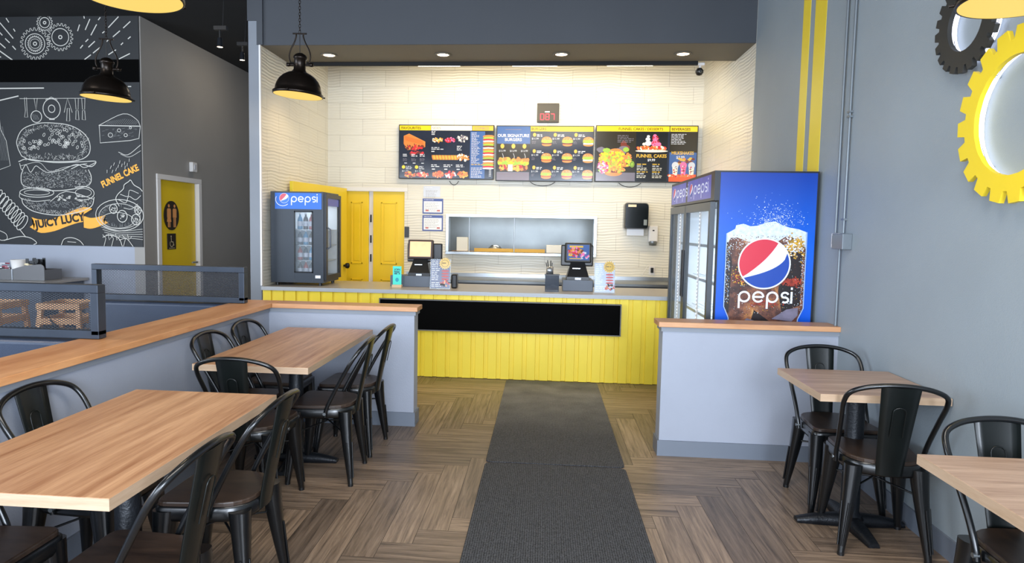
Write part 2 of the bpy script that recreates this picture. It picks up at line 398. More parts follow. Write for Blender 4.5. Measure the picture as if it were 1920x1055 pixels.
# herringbone planks as separate islands of one floor mesh
def make_floor():
    w_, n = 0.15, 6; x0, x1, y0, y1 = WX0, 2.0, YF, 9.8
    vs = []; fs = []; uvs = []
    i0, i1 = int(x0/w_)-2, int(x1/w_)+2; j0, j1 = int(y0/w_)-2, int(y1/w_)+2; g = 0.0011
    def plank(a, b, c, d, vert):
        a = max(a, x0); c = min(c, x1); b = max(b, y0); d = min(d, y1)
        if a >= c or b >= d: return
        o = len(vs); vs.extend([(a+g, b+g, 0), (c-g, b+g, 0), (c-g, d-g, 0), (a+g, d-g, 0)]); fs.append((o, o+1, o+2, o+3))
        r1, r2 = random.random()*40, random.random()*40
        W, H = c-a, d-b
        if vert: uvs.extend([(r1, r2), (r1, r2+W), (r1+H, r2+W), (r1+H, r2)])
        else: uvs.extend([(r1, r2), (r1+W, r2), (r1+W, r2+H), (r1, r2+H)])
    for j in range(j0, j1):
        m0 = (i0-j)//(2*n)-1; m1 = (i1-j)//(2*n)+1
        for m in range(m0, m1+1):
            i = j+2*n*m; plank(i*w_, j*w_, (i+n)*w_, (j+1)*w_, False)
    for i in range(i0, i1):
        m0 = (j0-i)//(2*n)-1; m1 = (j1-i)//(2*n)+2
        for m in range(m0, m1+1):
            j = i-2*n+1+2*n*m; plank(i*w_, j*w_, (i+1)*w_, (j+n)*w_, True)
    me = bpy.data.meshes.new('floor'); me.from_pydata(vs, [], fs)
    o = len(vs)
    uv = me.uv_layers.new(name='plank')
    for k, l in enumerate(me.loops): uv.data[k].uv = uvs[l.vertex_index]
    me.materials.append(M_floor)
    ob = bpy.data.objects.new('floor', me); COL.objects.link(ob); struct(ob)
    under = mat('floor_joint', (58, 50, 44), 0.8)
    sub = bx(x0, x1, y0, y1, -0.1, -0.0006).build('subfloor', under, ob); return ob
make_floor()
struct(bx(WX0-.1, 2.05, YF-.1, 9.9, ZC, ZC+.1).build('ceiling', M_black))
struct(bx(XR, XR+.12, YF, 6.45, 0, ZC).build('wall_right', M_wall))
struct(bx(XR, XR+.12, 6.45, YB+.1, 0, ZC).build('wall_right_tiled', M_tileS))
# back wall with door recess and pass-through opening
b = MB(); PX0, PX1, PZ0, PZ1 = -1.255, 0.62, 1.19, 1.645; DX0, DX1, DZ = -2.64, -1.84, 1.985
b.box(XL-.12, DX0, YB, YB+.12, 0, ZC); b.box(DX0, DX1, YB, YB+.12, DZ, ZC); b.box(DX1, PX0, YB, YB+.12, 0, ZC)
b.box(PX0, PX1, YB, YB+.12, 0, PZ0); b.box(PX0, PX1, YB, YB+.12, PZ1, ZC); b.box(PX1, XR, YB, YB+.12, 0, ZC)
struct(b.build('wall_back', M_tileB))
# left partition with tiled inner face
struct(bx(XL-.12, XL-.004, 6.45, 9.8, 0, ZC).build('wall_partition', mat('partition_grey_paint', (122, 128, 136), .55, noise=.03)))
struct(bx(XL-.004, XL, 6.47, YB, 0, ZS+.3).build('wall_partition_tiled', M_tileS))
struct(bx(XL-.012, XL+.004, 6.444, 6.47, .88, ZS).build('trim_1', M_white))
struct(MB().box(XL-.03, XL+.03, 6.438, 6.459, ZS, 3.51).box(XL-.125, XL+.03, 6.438, 6.459, 3.51, ZC).build('trim_2', M_bulk))
# bulkhead and soffit
struct(bx(XL-.11, XR, 6.46, 6.475, ZS, ZC).build('wall_bulkhead', M_bulk))
struct(bx(XL, XR, 6.4755, 7.13, ZS, ZS+.05).build('ceiling_soffit', M_soff))
# corridor wall with washroom door, wall with the mural
CX = -4.46; CY = 7.0; CYE = 9.8
b = MB(); b.box(CX-.12, CX, CY, 7.24, 0, ZC); b.box(CX-.12, CX, 7.24, 8.22, 2.06, ZC); b.box(CX-.12, CX, 8.22, CYE, 0, ZC)
struct(b.build('wall_corridor', M_dim))
struct(bx(WX0, CX-.12, CY, CY+.12, 0, ZC).build('wall_mural', M_half))
struct(bx(WX0, CX-.02, CY-.012, CY, 3.775, ZC).build('trim_3', M_bulk))
struct(bx(CX-.12, XL-.1, CYE, CYE+.1, 0, ZC).build('wall_corridor_end', M_dim))
struct(bx(WX0-.1, WX0, YF, CY, 0, 0.7).build('wall_left', M_wall))
struct(bx(WX0-.1, WX0, 4.2, CY, 0.7, ZC).build('wall_left_pier', M_wall))
struct(bx(WX0-.1, WX0, YF, 4.2, 3.1, ZC).build('wall_left_header', M_wall))
struct(bx(WX0, 2.0, YF-.1, YF, 3.15, ZC).build('wall_front_header', M_wall))
struct(bx(WX0, -5.0, YF-.1, YF, 0, 3.15).build('wall_front', M_wall))
for k, x in enumerate((-5.0, -3.4, -1.8, -0.2, 1.4)):
    o = struct(bx(x-.04, x+.04, YF-.1, YF, 0, 3.15).build('window_%d' % (k+1), M_steeld))
# half-height walls
HT = 0.877
def half_wall(name, x0, x1, y0, y1, capx0, capx1, capy0, capy1, capm):
    o = struct(bx(x0, x1, y0, y1, 0, HT).build(name, M_half))
    return o
half_wall('wall_half_right', .797, XR, 4.416, 4.56, 0, 0, 0, 0, 0)
half_wall('wall_half_left', -2.33, -2.088, -1.2, 4.96, 0, 0, 0, 0, 0)
half_wall('wall_half_return', -2.088, -.963, 4.822, 4.96, 0, 0, 0, 0, 0)
# trim band under the caps, caps
struct(bx(.785, XR, 4.404, 4.572, HT-.03, HT-.002).build('trim_4', M_capedge))
struct(MB().box(-2.345, -2.076, -1.2, 4.81, HT-.03, HT-.002).box(-2.345, -.951, 4.81, 4.972, HT-.03, HT-.002).build('trim_5', M_capedge))
struct(bx(.765, XR, 4.385, 4.59, HT, HT+.034).build('trim_6', M_oakx, bevel=.003))
struct(bx(-2.365, -2.055, -1.2, 4.99, HT, HT+.034).build('trim_7', M_oak, bevel=.003))
struct(bx(-2.053, -.935, 4.79, 4.99, HT, HT+.034).build('trim_8', M_oakx, bevel=.003))
# baseboards
struct(bx(XR-.012, XR, YF, 4.404, 0, .105).build('baseboard_right', M_base))
struct(MB().box(.785, XR-.012, 4.404, 4.416, 0, .105).box(.785, .797, 4.416, 4.572, 0, .105).build('baseboard_half_right', M_base))
struct(MB().box(-2.088, -.951, 4.81, 4.822, 0, .105).box(-.963, -.951, 4.822, 4.972, 0, .105).box(-2.088, -2.076, -1.2, 4.81, 0, .105).build('baseboard_half_left', M_base))
# yellow stripes painted on the right wall
struct(bx(XR-.002, XR, 5.17, 5.31, 1.2, ZC).build('trim_9', M_yel))
struct(bx(XR-.002, XR, 4.88, 5.08, 1.2, ZC).build('trim_10', M_yel))
# doors
def panel_door(name, x0, x1, y, z1, handle=None):
    b = MB(); b.box(x0, x1, y, y+.035, .01, z1)
    m = .1*(x1-x0)/.4
    for za, zb in ((.25, .80), (1.0, z1-.14)):
        e = .018; X0, X1 = x0+m, x1-m
        for a in ((X0, X1, za, za+e), (X0, X1, zb-e, zb), (X0, X0+e, za, zb), (X1-e, X1, za, zb)):
            b.box(a[0], a[1], y-.008, y, a[2], a[3])
        b.box(X0+.04, X1-.04, y-.006, y, za+.04, zb-.04)
    return struct(b.build(name, M_yeld, bevel=.004))
dl = panel_door('door_1', DX0, -2.325, YB+.03, 1.955); dr = panel_door('door_2', -2.265, DX1+.005, YB+.03, 1.955)
b = MB()
for z in (.25, .55, 1.03, 1.28, 1.55): b.box(-2.302, -2.284, YB+.02, YB+.03, z, z+.1)
b.build('hinge', M_iron, dl)
struct(bx(-2.322, -2.268, YB+.06, YB+.09, 0, 1.97).build('door_3', M_white))
b = MB(); b.box(DX0-.05, DX1+.04, YB-.008, YB+.01, DZ-.03, DZ+.02); struct(b.build('trim_11', M_white))
# door standing open beside the left wall
b = MB(); p, q = Vector((-2.80, 7.12, 0)), Vector((-2.60, 8.46, 0)); t = (q-p).normalized(); n_ = Vector((t.y, -t.x, 0))
b.add([p, q, q-n_*.04, p-n_*.04, p+Vector((0,0,1.985)), q+Vector((0,0,1.985)), q-n_*.04+Vector((0,0,1.985)), p-n_*.04+Vector((0,0,1.985))],
      [(0,3,2,1),(4,5,6,7),(0,1,5,4),(1,2,6,5),(2,3,7,6),(3,0,4,7)])
d4 = struct(b.build('door_4', M_yel, bevel=.003))
c = q - t*.09 + n_*.05 + Vector((0, 0, .98))
MB().lathe([(0,-.035),(.022,-.032),(.033,-.01),(.033,.012),(.022,.032),(0,.035)], c, 16).cyl(c, c-n_*.05, .014, 12).build('door_knob', M_iron, d4)
# washroom door
d5 = struct(bx(CX-.07, CX-.035, 7.31, 8.13, .01, 2.0).build('door_5', M_yeld))
b = MB(); b.box(CX-.12, CX+.015, 7.24, 7.31, 0, 2.0).box(CX-.12, CX+.015, 8.15, 8.22, 0, 2.0).box(CX-.12, CX+.015, 7.24, 8.22, 2.0, 2.06)
struct(b.build('trim_12', M_white, bevel=.004))
MB().cyl((CX-.035, 8.07, 1.0), (CX+.02, 8.07, 1.0), .012).cyl((CX+.015, 8.08, 1.0), (CX+.015, 7.96, 1.0), .010).build('door_handle', M_steel, d5)
def YZ(x):  # plane facing +X, u = -Y direction is mirrored: u runs along Y
    return lambda u, v, d: (x+d, u, v)

# ------------------------------------------------------------------ washroom signs and strobe
Mdk = mat('dark_bronze_sign', (40, 32, 22), 0.5); Mor = mat('sign_copper', (226, 156, 92), 0.5)
sx = CX-.035
b = MB(); b.prism([(7.585+.155*math.cos(2*PI*i/40), 1.585+.175*math.sin(2*PI*i/40)) for i in range(40)], lambda u, v, d: (sx+d, u, v), .0005, .012)
s1 = tag(b.build('washroom_sign', Mdk), 'dark oval sign with man and woman figures on the yellow washroom door', 'sign')
A = Art(YZ(sx+.012))
for cy_, skirt in ((7.525, True), (7.645, False)):
    A.ell(cy_, 1.70, .020, .020, 0); A.rect(cy_-.032, 1.565, cy_+.032, 1.67, 0)
    A.rect(cy_-.042, 1.56, cy_-.034, 1.66, 0); A.rect(cy_+.034, 1.56, cy_+.042, 1.66, 0)
    if skirt: A.poly([(cy_-.022, 1.60), (cy_-.048, 1.51), (cy_+.048, 1.51), (cy_+.022, 1.60)], 0)
    A.rect(cy_-.026, 1.445, cy_-.004, 1.57, 0); A.rect(cy_+.004, 1.445, cy_+.026, 1.57, 0)
A.build('figures', Mor, s1)
b = MB(); b.box(sx+.0005, sx+.01, 7.49, 7.67, 1.18, 1.37)
s2 = tag(b.build('accessible_sign', Mdk, bevel=.003), 'small square wheelchair sign below the oval sign on the washroom door', 'sign')
A = Art(YZ(sx+.01))
A.ell(7.565, 1.335, .011, .011, 0); A.line([(7.565, 1.32), (7.57, 1.27), (7.605, 1.268), (7.622, 1.225)], .012, 0)
A.ring(7.575, 1.248, .036, .036, .009, 0, a0=PI*.75, a1=PI*2.1); A.rect(7.52, 1.192, 7.64, 1.197, 0)
A.build('wheelchair_symbol', mat('sign_cream', (214, 198, 160), .5), s2)
t = thing('alarm_strobe', 'small white alarm box on the wall above the washroom door', 'alarm', (CX, 8.0, 2.2))
bx(.0, .05, -.055, .055, -.06, .06).build('housing', M_white, t, bevel=.008)
bx(.05, .056, -.02, .02, -.03, .03).build('lens', mat('strobe_lens', (200, 200, 205), .2), t)

# ------------------------------------------------------------------ mural
MX0 = -6.35
mur = tag(bx(MX0, CX-.012, CY-.014, CY-.001, 1.225, 3.775).build('mural', M_chalkb), 'large chalkboard style mural of burger, gears and desserts on the left wall', 'mural')
def PM(px, py):  # picture drawn in its own 272 x 440 sheet units
    return (-4.46 + (px-271)*.00636, 1.215 + (464-py)*.00580)
A = Art(lambda u, v, d: (u, CY-.014-d, v))
def L(pts, w=.009, mi=0, closed=False, smooth=0):
    w *= .78
    q = [PM(*p) for p in pts]
    if smooth: q = [(v.x, v.y) for v in smooth_path([(a, b, 0) for a, b in q], smooth)]
    A.line(q, w, mi, closed)
def E(cx, cy_, rx, ry, w=.008, mi=0, a0=0, a1=2*PI, rot=0, n=28):
    c = PM(cx, cy_); A.ring(c[0], c[1], rx*.00636, ry*.0058, w, mi, n, a0, a1, rot)
def G(cx, cy_, r, teeth): c = PM(cx, cy_); A.gear(c[0], c[1], r*.0062, teeth, r*.0062*.17, .006, 0)
G(80, 79, 28, 22); E(80, 79, 18, 18.5); G(80, 79, 14, 22); E(80, 79, 9, 9, .005); E(80, 79, 3, 3, .01)
G(127, 67, 24, 20); E(127, 67, 15.5, 16); E(127, 67, 3, 3, .01); G(99, 40, 15, 18); E(99, 40, 9, 9.5); E(99, 40, 2.4, 2.4, .01)
for a in [(0,40,20,63),(15,38,40,69),(28,31,33,39),(3,67,25,87),(25,69,33,77),(3,84,38,110),(38,83,44,90),(41,51,44,56),(7,100,16,104),
          (171,27,172,33),(182,34,173,54),(163,44,159,56),(201,31,197,36),(194,44,183,64),(234,30,215,50),(255,39,242,51),(208,57,204,60),(236,56,223,67),(255,67,250,71),
          (178,71,173,76),(168,82,163,88),(190,75,178,86),(216,71,211,76),(241,78,237,82),(201,85,186,97),(228,91,214,100),(253,98,233,108),(182,100,170,109),
          (0,163,94,162),(0,176,11,174),(0,188,46,177),(248,159,254,159)]:
    L([(a[0], a[1]), (a[2], a[3])], .014 if abs(a[0]-a[2]) < 30 else .016)
# rail with hanging utensils
L([(48,182),(170,181)], .006)
for x, k in ((59,0),(78,1),(107,2),(137,3),(154,4),(166,5)):
    if k == 0: L([(57,180),(58,205),(56,217),(62,217),(61,205),(61,180)], .006, closed=True)
    if k == 1: L([(75,181),(78,204),(81,181)], .007); E(78,216,10,11); [L([(70+i*3,210+i),(74+i*3,222)], .004, 1) for i in range(4)]
    if k == 2: E(107,201,16,19); E(107,201,6,7); L([(96,184),(107,179),(118,184)], .007); L([(102,221),(112,221)], .012)
    if k == 3: L([(130,208),(137,181),(145,208)], .007); L([(134,224),(136,200),(140,200),(140,224)], .007, closed=True)
    if k >= 4: L([(x-3,181),(x-2,202),(x+2,202),(x+3,181)], .006, closed=True); L([(x-2,204),(x-3,221),(x+3,222),(x+2,204)], .007, closed=True)
# cheese
L([(193,232),(238,210),(262,220),(269,233)], .008, smooth=4); L([(193,232),(269,233)], .012); L([(194,232),(195,265),(250,260),(266,256),(269,233)], .009)
for x, y, r in ((214,250,4),(230,241,3),(242,250,3),(251,236,2)): E(x, y, r, r, .006)
for i in range(34): x = random.uniform(198, 262); y = random.uniform(236, 256); L([(x, y), (x+random.uniform(2,6), y-1)], .0025, 1)
for i in range(16): x = 205+i*3.6; L([(x, 230), (x+8, 219+abs(i-8)*.6)], .003, 1)
L([(228,282),(245,287),(269,268)], .008, smooth=4); L([(232,286),(248,291),(269,279)], .006, smooth=4)
# bottle at the left margin
L([(0,225),(8,200),(10,240),(20,262),(26,310),(0,320)], .007); [L([(2+i*2,235),(4+i*3,300)], .003, 1) for i in range(7)]
# burger: bun
bun = [(42,278),(40,262),(52,240),(80,229),(110,228),(142,233),(166,248),(176,268),(172,288),(150,299),(108,301),(66,299),(48,291)]
L(bun, .011, closed=False, smooth=6); L([(48,291),(42,278)], .011)
for i in range(90):
    a = random.uniform(0, PI); rx = random.uniform(.25, .93); x = 108+64*rx*math.cos(a); y = 277-44*rx*math.sin(a); r = random.uniform(0, PI)
    if i < 58: E(x, y, 3.2, 2.1, .005, 0, rot=r, n=8)
for i in range(430):
    a = random.uniform(0, 2*PI); k = random.uniform(.84, .99); x = 108+66*k*math.cos(a); y = 268-38*k*math.sin(a)
    if y > 288: y = 288+random.uniform(0, 9)
    L([(x, y), (x+random.uniform(-4, 4), y+random.uniform(-5, 5))], .0035, random.choice((0, 0, 1)))
# lettuce, bacon and patty
L([(42,302),(60,297),(108,303),(160,301),(186,300),(178,310),(160,306),(140,315)], .011, smooth=5)
L([(44,305),(48,318),(56,308),(64,322),(74,310),(84,316),(96,322),(120,318),(150,306),(165,312),(186,302)], .009, smooth=5)
L([(46,310),(80,303),(100,320),(128,312),(170,304)], .006, 0, smooth=5)
for y0_, x0_, x1_, y1_ in ((318,48,176,340),):
    L([(50,318),(46,330),(50,348),(80,354),(110,357),(145,353),(172,345),(177,330),(172,316)], .012, smooth=5)
for i in range(900):
    x = random.uniform(49, 175); y = random.uniform(319, 352)+ 3*math.sin(x/30)
    L([(x, y), (x+random.uniform(-3, 3), y+random.uniform(-2.5, 2.5))], .0035, random.choice((0, 1, 1)))
# tomato slices, cheese, bottom bun
E(75, 361, 32, 9); E(75, 361, 24, 5, .006); L([(43,362),(44,372),(70,378),(100,375)], .009, smooth=4)
E(160, 361, 22, 13, a0=-1.9, a1=2.2); E(162, 360, 15, 8, .006); L([(100,378),(130,358),(180,372)], .009, smooth=3)
for i in range(26): E(random.uniform(112, 160), random.uniform(366, 376), 1.6, 1.2, .005, n=8)
L([(46,372),(50,385),(70,398),(110,404),(150,398),(176,386),(182,368)], .012, smooth=5)
for i in range(300):
    a = random.uniform(PI*1.02, PI*1.98); k = random.uniform(.75, .98); x = 113+66*k*math.cos(a); y = 370-32*k*math.sin(a)
    L([(x, y), (x+random.uniform(-3, 3), y+2)], .0035, random.choice((0, 1)))
for i in range(50): x = random.uniform(70, 150); L([(x, random.uniform(376,392)), (x+6, random.uniform(376,392))], .004, 1)
# funnel cake
E(228, 402, 44, 30); E(228, 404, 38, 24, .006); E(224, 412, 30, 15, .006)
for x, y, r in ((217,390,7),(233,404,9),(258,410,8),(262,392,6)):
    E(x, y, r, r*1.25, .009); [E(x+random.uniform(-4,4), y+random.uniform(-5,5), 1, 1, .004, n=6) for i in range(10)]
L([(228,385),(222,372),(226,362),(236,352),(238,344),(246,338),(250,335),(256,344),(266,350),(271,356)], .011, smooth=5)
L([(226,372),(240,378),(246,366),(258,372),(268,364)], .009, smooth=5); L([(230,362),(244,366),(248,354),(264,360)], .008, smooth=5); L([(236,388),(250,390),(262,380)], .008, smooth=5)
for i in range(5): L([(190+i*3,420+i*5),(228,432+i*3),(270,428+i*5)], .006, smooth=5)
for i in range(160):
    a = random.uniform(0, 2*PI); L([(228+40*math.cos(a)*random.uniform(.6,1), 402+28*math.sin(a)*random.uniform(.5,1)), (228+40*math.cos(a)*.8, 402+28*math.sin(a)*.85)], .0025, 1)
for i, (x, y) in enumerate([(213,314),(219,308),(216,322),(223,318),(227,312),(230,304),(234,310),(239,306),(244,309),(240,314),(248,300),(207,322)]): L([(x, y), (x+2.5-i*.2, y-6)], .007)
# spiral skewer, left bottom
for i in range(9): E(2+i*5.5, 368+i*6.5, 12+i*.4, 5+i*.3, .009, rot=.9)
L([(40,432),(52,448)], .012); L([(10,455),(40,447),(60,449),(72,458),(66,462)], .011, smooth=4); L([(0,435),(14,442),(16,452),(6,455),(0,452)], .009, smooth=4)
L([(118,462),(124,450),(138,447),(152,452),(160,461)], .010, smooth=4); L([(130,455),(146,456)], .008)
for x in (200, 214, 236): L([(x-4,440),(x+2,447),(x-2,462)], .008); L([(x+6,438),(x+8,450),(x+14,442)], .008)
L([(196,445),(210,440),(226,447),(232,462)], .01, smooth=4); L([(226,450),(240,447),(252,462)], .009, smooth=4)
A.build('chalk_drawing', [M_chalk, M_chalkd], mur)
A = Art(lambda u, v, d: (u, CY-.016-d, v)); Lb = lambda pts, mi: A.poly([PM(*p) for p in pts], mi)
sm = lambda pts: [(v.x, v.y) for v in smooth_path([(a, b, 0) for a, b in pts], 3)]
q = sm([(66,410),(80,413),(105,410),(130,400),(150,391),(172,388)]); r_ = sm([(66,432),(80,439),(105,435),(130,425),(150,418),(160,416)])
for k in range(len(q)-1):
    if k < 12: Lb([q[k], q[k+1], r_[k+1], r_[k]], 0)
Lb([(150,391),(160,388),(172,388),(177,391),(160,402),(160,416),(150,418)], 0)
Lb([(67,410),(67,433),(59,428),(69,420),(63,409)], 0)
q = sm([(160,404),(172,408),(184,407),(202,402)]); r_ = sm([(160,427),(172,429),(185,426),(206,417)])
for k in range(len(q)-1): Lb([q[k], q[k+1], r_[k+1], r_[k]] if k < len(q)-2 else [q[k], q[k+1], (197,411), r_[k+1], r_[k]], 0)
L2 = lambda pts, w: A.line([PM(*p) for p in pts], w, 1)
L2([(160,404),(178,391),(176,396),(160,406),(160,427)], .008)
p = PM(71, 430); A.text('JUiCY LUCY', p[0], p[1], .122, 1, rot=.17, sx=.92, bold=.006)
banner = A.build('orange_banner', [M_orange, mat('banner_ink', (34, 30, 28), .7)], mur)
A = Art(lambda u, v, d: (u, CY-.016-d, v)); p = PM(198, 350); A.text('FUNNEL CAKE', p[0], p[1], .098, 0, rot=.44, sx=.74, bold=.004); A.build('orange_lettering', M_orange, mur)
# plain blacked strip across the mural
bx(MX0, CX-.014, CY-.0165, CY-.0145, 3.03, 3.275).build('black_strip', mat('pure_black_paint', (3, 3, 3), .95, spec=.1), mur)

# ------------------------------------------------------------------ counter
ctr = thing('service_counter', 'long yellow ribbed service counter with grey laminate top', 'counter', (0, 0, 0))
b = MB(); x = XL+.01; xe = XR-.01; prof = []
while x < xe:
    for dx, dy in ((0, 0), (.083, 0), (.087, .014), (.124, .014)):
        if x+dx < xe: prof.append((x+dx, 6.447+dy))
    x += .1285
prof.append((xe, 6.447))
n = len(prof)
b.add([(a, c, .004) for a, c in prof]+[(a, c, .84) for a, c in prof], [(i, i+1, i+1+n, i+n) for i in range(n-1)])
b.box(XL+.01, xe, 6.46, 6.49, .004, .84)
b.build('ribbed_front', M_yel, ctr)
bx(XL+.005, XR-.005, 6.49, 7.28, .02, .84).build('body', M_greyp, ctr)
bx(XL+.004, XR-.004, 6.425, 7.30, .846, .875).build('worktop', M_ctop, ctr, bevel=.002)
bx(XL+.004, XR-.004, 6.419, 6.425, .838, .875).build('edge_band', M_ctope, ctr)
# board mounted on the counter front, blank black
sb = thing('counter_sign_board', 'long blank black board mounted on the yellow counter front', 'sign board', (0, 0, 0))
bx(-1.63, .745, 6.415, 6.440, .485, .778).build('panel', M_board, sb)
b = MB()
for a in ((-1.64, .755, .778, .788), (-1.64, .755, .475, .485)): b.box(a[0], a[1], 6.408, 6.442, a[2], a[3])
b.box(-1.64, -1.63, 6.408, 6.442, .485, .778).box(.745, .755, 6.408, 6.442, .485, .778)
b.build('frame', mat('board_frame_grey', (98, 98, 96), .5), sb)
# back counter
bc = thing('back_counter', 'steel back counter running along the tiled wall', 'counter', (0, 0, 0))
bx(-1.79, XR-.01, 7.92, 8.47, .02, .83).build('body', M_greyp, bc)
bx(-1.80, XR-.006, 7.88, 8.48, .835, .87).build('worktop', M_steeld, bc, bevel=.003)
bx(-1.80, XR-.006, 8.455, 8.482, .87, .915).build('splash_lip', M_steel, bc)

# ------------------------------------------------------------------ mats
def floor_mat_obj(y0, y1, label):
    pts = []; r = .035; x0, x1 = -.35, .54
    for cx_, cy_, a in ((x1-r, y1-r, 0), (x0+r, y1-r, 90), (x0+r, y0+r, 180), (x1-r, y0+r, 270)):
        for k in range(5): an = math.radians(a+k*22.5); pts.append((cx_+r*math.cos(an), cy_+r*math.sin(an)))
    b = MB(); b.prism(pts, lambda u, v, d: (u, v, d), .001, .009)
    o = b.build('floor_runner', M_mat, bevel=.003)
    return tag(o, label, 'floor mat')
floor_mat_obj(4.13, 6.40, 'charcoal ribbed floor mat reaching the yellow counter')
floor_mat_obj(1.85, 4.105, 'charcoal floor mat nearer the camera, in front of the other mat')

# ------------------------------------------------------------------ metal chairs
def rounded(pts_r, n=6):
    out = []; m = len(pts_r)
    for i, (x, y, r) in enumerate(pts_r):
        P = Vector((x, y)); A_ = Vector(pts_r[i-1][:2]); B_ = Vector(pts_r[(i+1) % m][:2])
        a = (A_-P).normalized(); c = (B_-P).normalized()
        for k in range(n+1):
            t = k/n; q = (P+a*r)*(1-t)**2 + P*2*t*(1-t) + (P+c*r)*t*t; out.append((q.x, q.y))
    return out
SEATP = [(-.185, .178, .05), (.185, .178, .05), (.158, -.178, .13), (-.158, -.178, .13)]
def outline(sc, z, dx=0): return [(x*sc, y*sc, z) for x, y in rounded(SEATP)]
def make_chair(label, group):
    t = thing('metal_chair', label, 'chair', (0, 0, 0), 0, group)
    b = MB(); b.loft([outline(1.0, .448), outline(1.03, .442), outline(1.03, .405), outline(1.0, .392), outline(.96, .392), outline(.96, .43)][::-1], smooth=True)
    b.build('seat_frame', M_metal, t)
    b = MB(); b.loft([outline(.985, .449), outline(.985, .461), outline(.975, .465), outline(.955, .467)]); 
    for i in range(len(b.sm)): b.sm[i] = False
    b.build('seat', M_seat, t)
    for sx_ in (-1, 1):
        for sy_ in (1, -1):
            xt, yt = sx_*.150, sy_*.140; xb, yb = sx_*.185, sy_*.185
            if sy_ < 0: xt *= .92
            b = MB(); rings = []
            for k in range(7):
                f = k/6; z = .432*(1-f) + .012*f
                s_ = (.046 if sy_ > 0 else .040)*(1-f) + .0145*f
                cx_, cy_ = xt+(xb-xt)*f**1.15, yt+(yb-yt)*f**1.15
                ring = []
                for j in range(16):
                    a = 2*PI*j/16; c_, d_ = math.cos(a), math.sin(a)
                    e = .62 if (c_*sx_ > -.2 and d_*sy_ > -.2) else .8
                    ring.append((cx_+s_*math.copysign(abs(c_)**e, c_), cy_+s_*math.copysign(abs(d_)**e, d_), z))
                rings.append(ring)
            b.loft(rings[::-1])
            # pressed ridge down the outer faces
            p0 = Vector((xt+(xb-xt)*.42+sx_*.029, yt+(yb-yt)*.42+sy_*.004, .255)); p1 = Vector((xb+sx_*.016, yb+sy_*.002, .05))
            b.tube([p0, p1], .0045, 6)
            p0 = Vector((xt+(xb-xt)*.42+sx_*.004, yt+(yb-yt)*.42+sy_*.029, .255)); p1 = Vector((xb+sx_*.002, yb+sy_*.016, .05))
            b.tube([p0, p1], .0045, 6)
            lg = b.build('leg', M_metal, t)
            MB().cyl((xb, yb, .0), (xb, yb, .016), .016, 12).build('foot_cap', M_plastic, lg)
    b = MB(); pts = [(-.187, -.035, .405), (-.190, -.045, .455), (-.194, -.085, .54), (-.205, -.150, .66), (-.212, -.200, .745), (-.196, -.235, .795),
                     (-.140, -.256, .824), (-.07, -.265, .838), (0, -.268, .842)]
    pts = pts + [(-x, y, z) for x, y, z in pts[:-1][::-1]]
    b.tube(smooth_path(pts, 5), .0115, 10)
    bf = b.build('back_frame', M_metal, t)
    for sx_ in (-1, 1): MB().cyl((sx_*.183, -.035, .425), (sx_*.203, -.035, .425), .009, 10).build('bolt', M_steeld, bf)
    # centre splat, slightly dished, folded edges
    rings = []; K = 10
    for k in range(K+1):
        f = k/K; z = .400+.434*f; y = -.176-.018*math.sin(f*PI*.5) - .072*f**1.3; hw = .056+.026*f
        front = [(hw*u, y-.010*(1-u*u), z) for u in (-1, -.6, -.2, .2, .6, 1)]
        back = [(hw*u, y-.010*(1-u*u)-.005, z) for u in (1, .6, .2, -.2, -.6, -1)]
        rings.append(front+back)
    b = MB(); b.loft(rings)
    sp = b.build('backrest_splat', M_splat, t)
    def sy_at(z): f = (z-.4)/.44; return -.176-.018*math.sin(f*PI*.5)-.072*f**1.3
    b = MB(); path = [(-.026, z) for z in (.60, .66, .72)] + [(-.026+.026*(1-math.cos(a)), .72+.022*math.sin(a)) for a in (.5, 1.0, 1.57, 2.1, 2.64)] + [(.026, z) for z in (.72, .66, .60)]
    for off in (.0, -.0145): b.tube([(x, sy_at(z)-.009+off, z) for x, z in path], .0028, 6)
    b.build('pressed_arch', M_splat, sp)
    b = MB(); b.tube([(-.15, -.14, .30), (0, 0, .335), (.15, .14, .30)], .005, 6).tube([(.15, -.14, .30), (0, 0, .33), (-.15, .14, .30)], .005, 6)
    b.build('cross_brace', M_metal, t)
    return t
G4 = 'black metal chairs with dark wooden seats'
R90 = math.radians(90)
c0 = make_chair('black metal chair at the far table, wall side, nearest the counter', G4)
c0.location = (-1.80, 4.32, 0); c0.rotation_euler = (0, 0, -R90)
CH = [((-1.80, 3.82), -R90, 'black metal chair at the far left table, wall side, further from the counter'),
      ((-1.54, 3.37), 0, 'black metal chair seen from behind at the near end of the far left table'),
      ((-1.29, 3.82), R90+.05, 'black metal chair on the aisle side of the far left table, nearer the camera'),
      ((-1.29, 4.32), R90-.04, 'black metal chair on the aisle side of the far left table, nearest the counter'),
      ((-1.80, 2.46), -R90, 'black metal chair against the half wall at the near left table, its hoop showing'),
      ((-1.80, 1.88), -R90, 'black metal chair at the bottom left corner, mostly hidden by the near table'),
      ((-1.27, 1.89), R90, 'black metal chair on the aisle side of the near left table, closest to camera'),
      ((-1.27, 2.47), R90, 'black metal chair on the aisle side of the near left table, the farther one'),
      ((1.655, 3.77), PI, 'black metal chair facing the camera behind the small right table'),
      ((1.64, 3.29), math.radians(-8), 'black metal chair seen from behind in front of the small right table'),
      ((1.69, 2.27), PI, 'black metal chair at the right edge behind the cut-off table')]
for (x, y), rz, lab in CH: dup(c0, loc=(x, y, 0), rz=rz, label=lab)

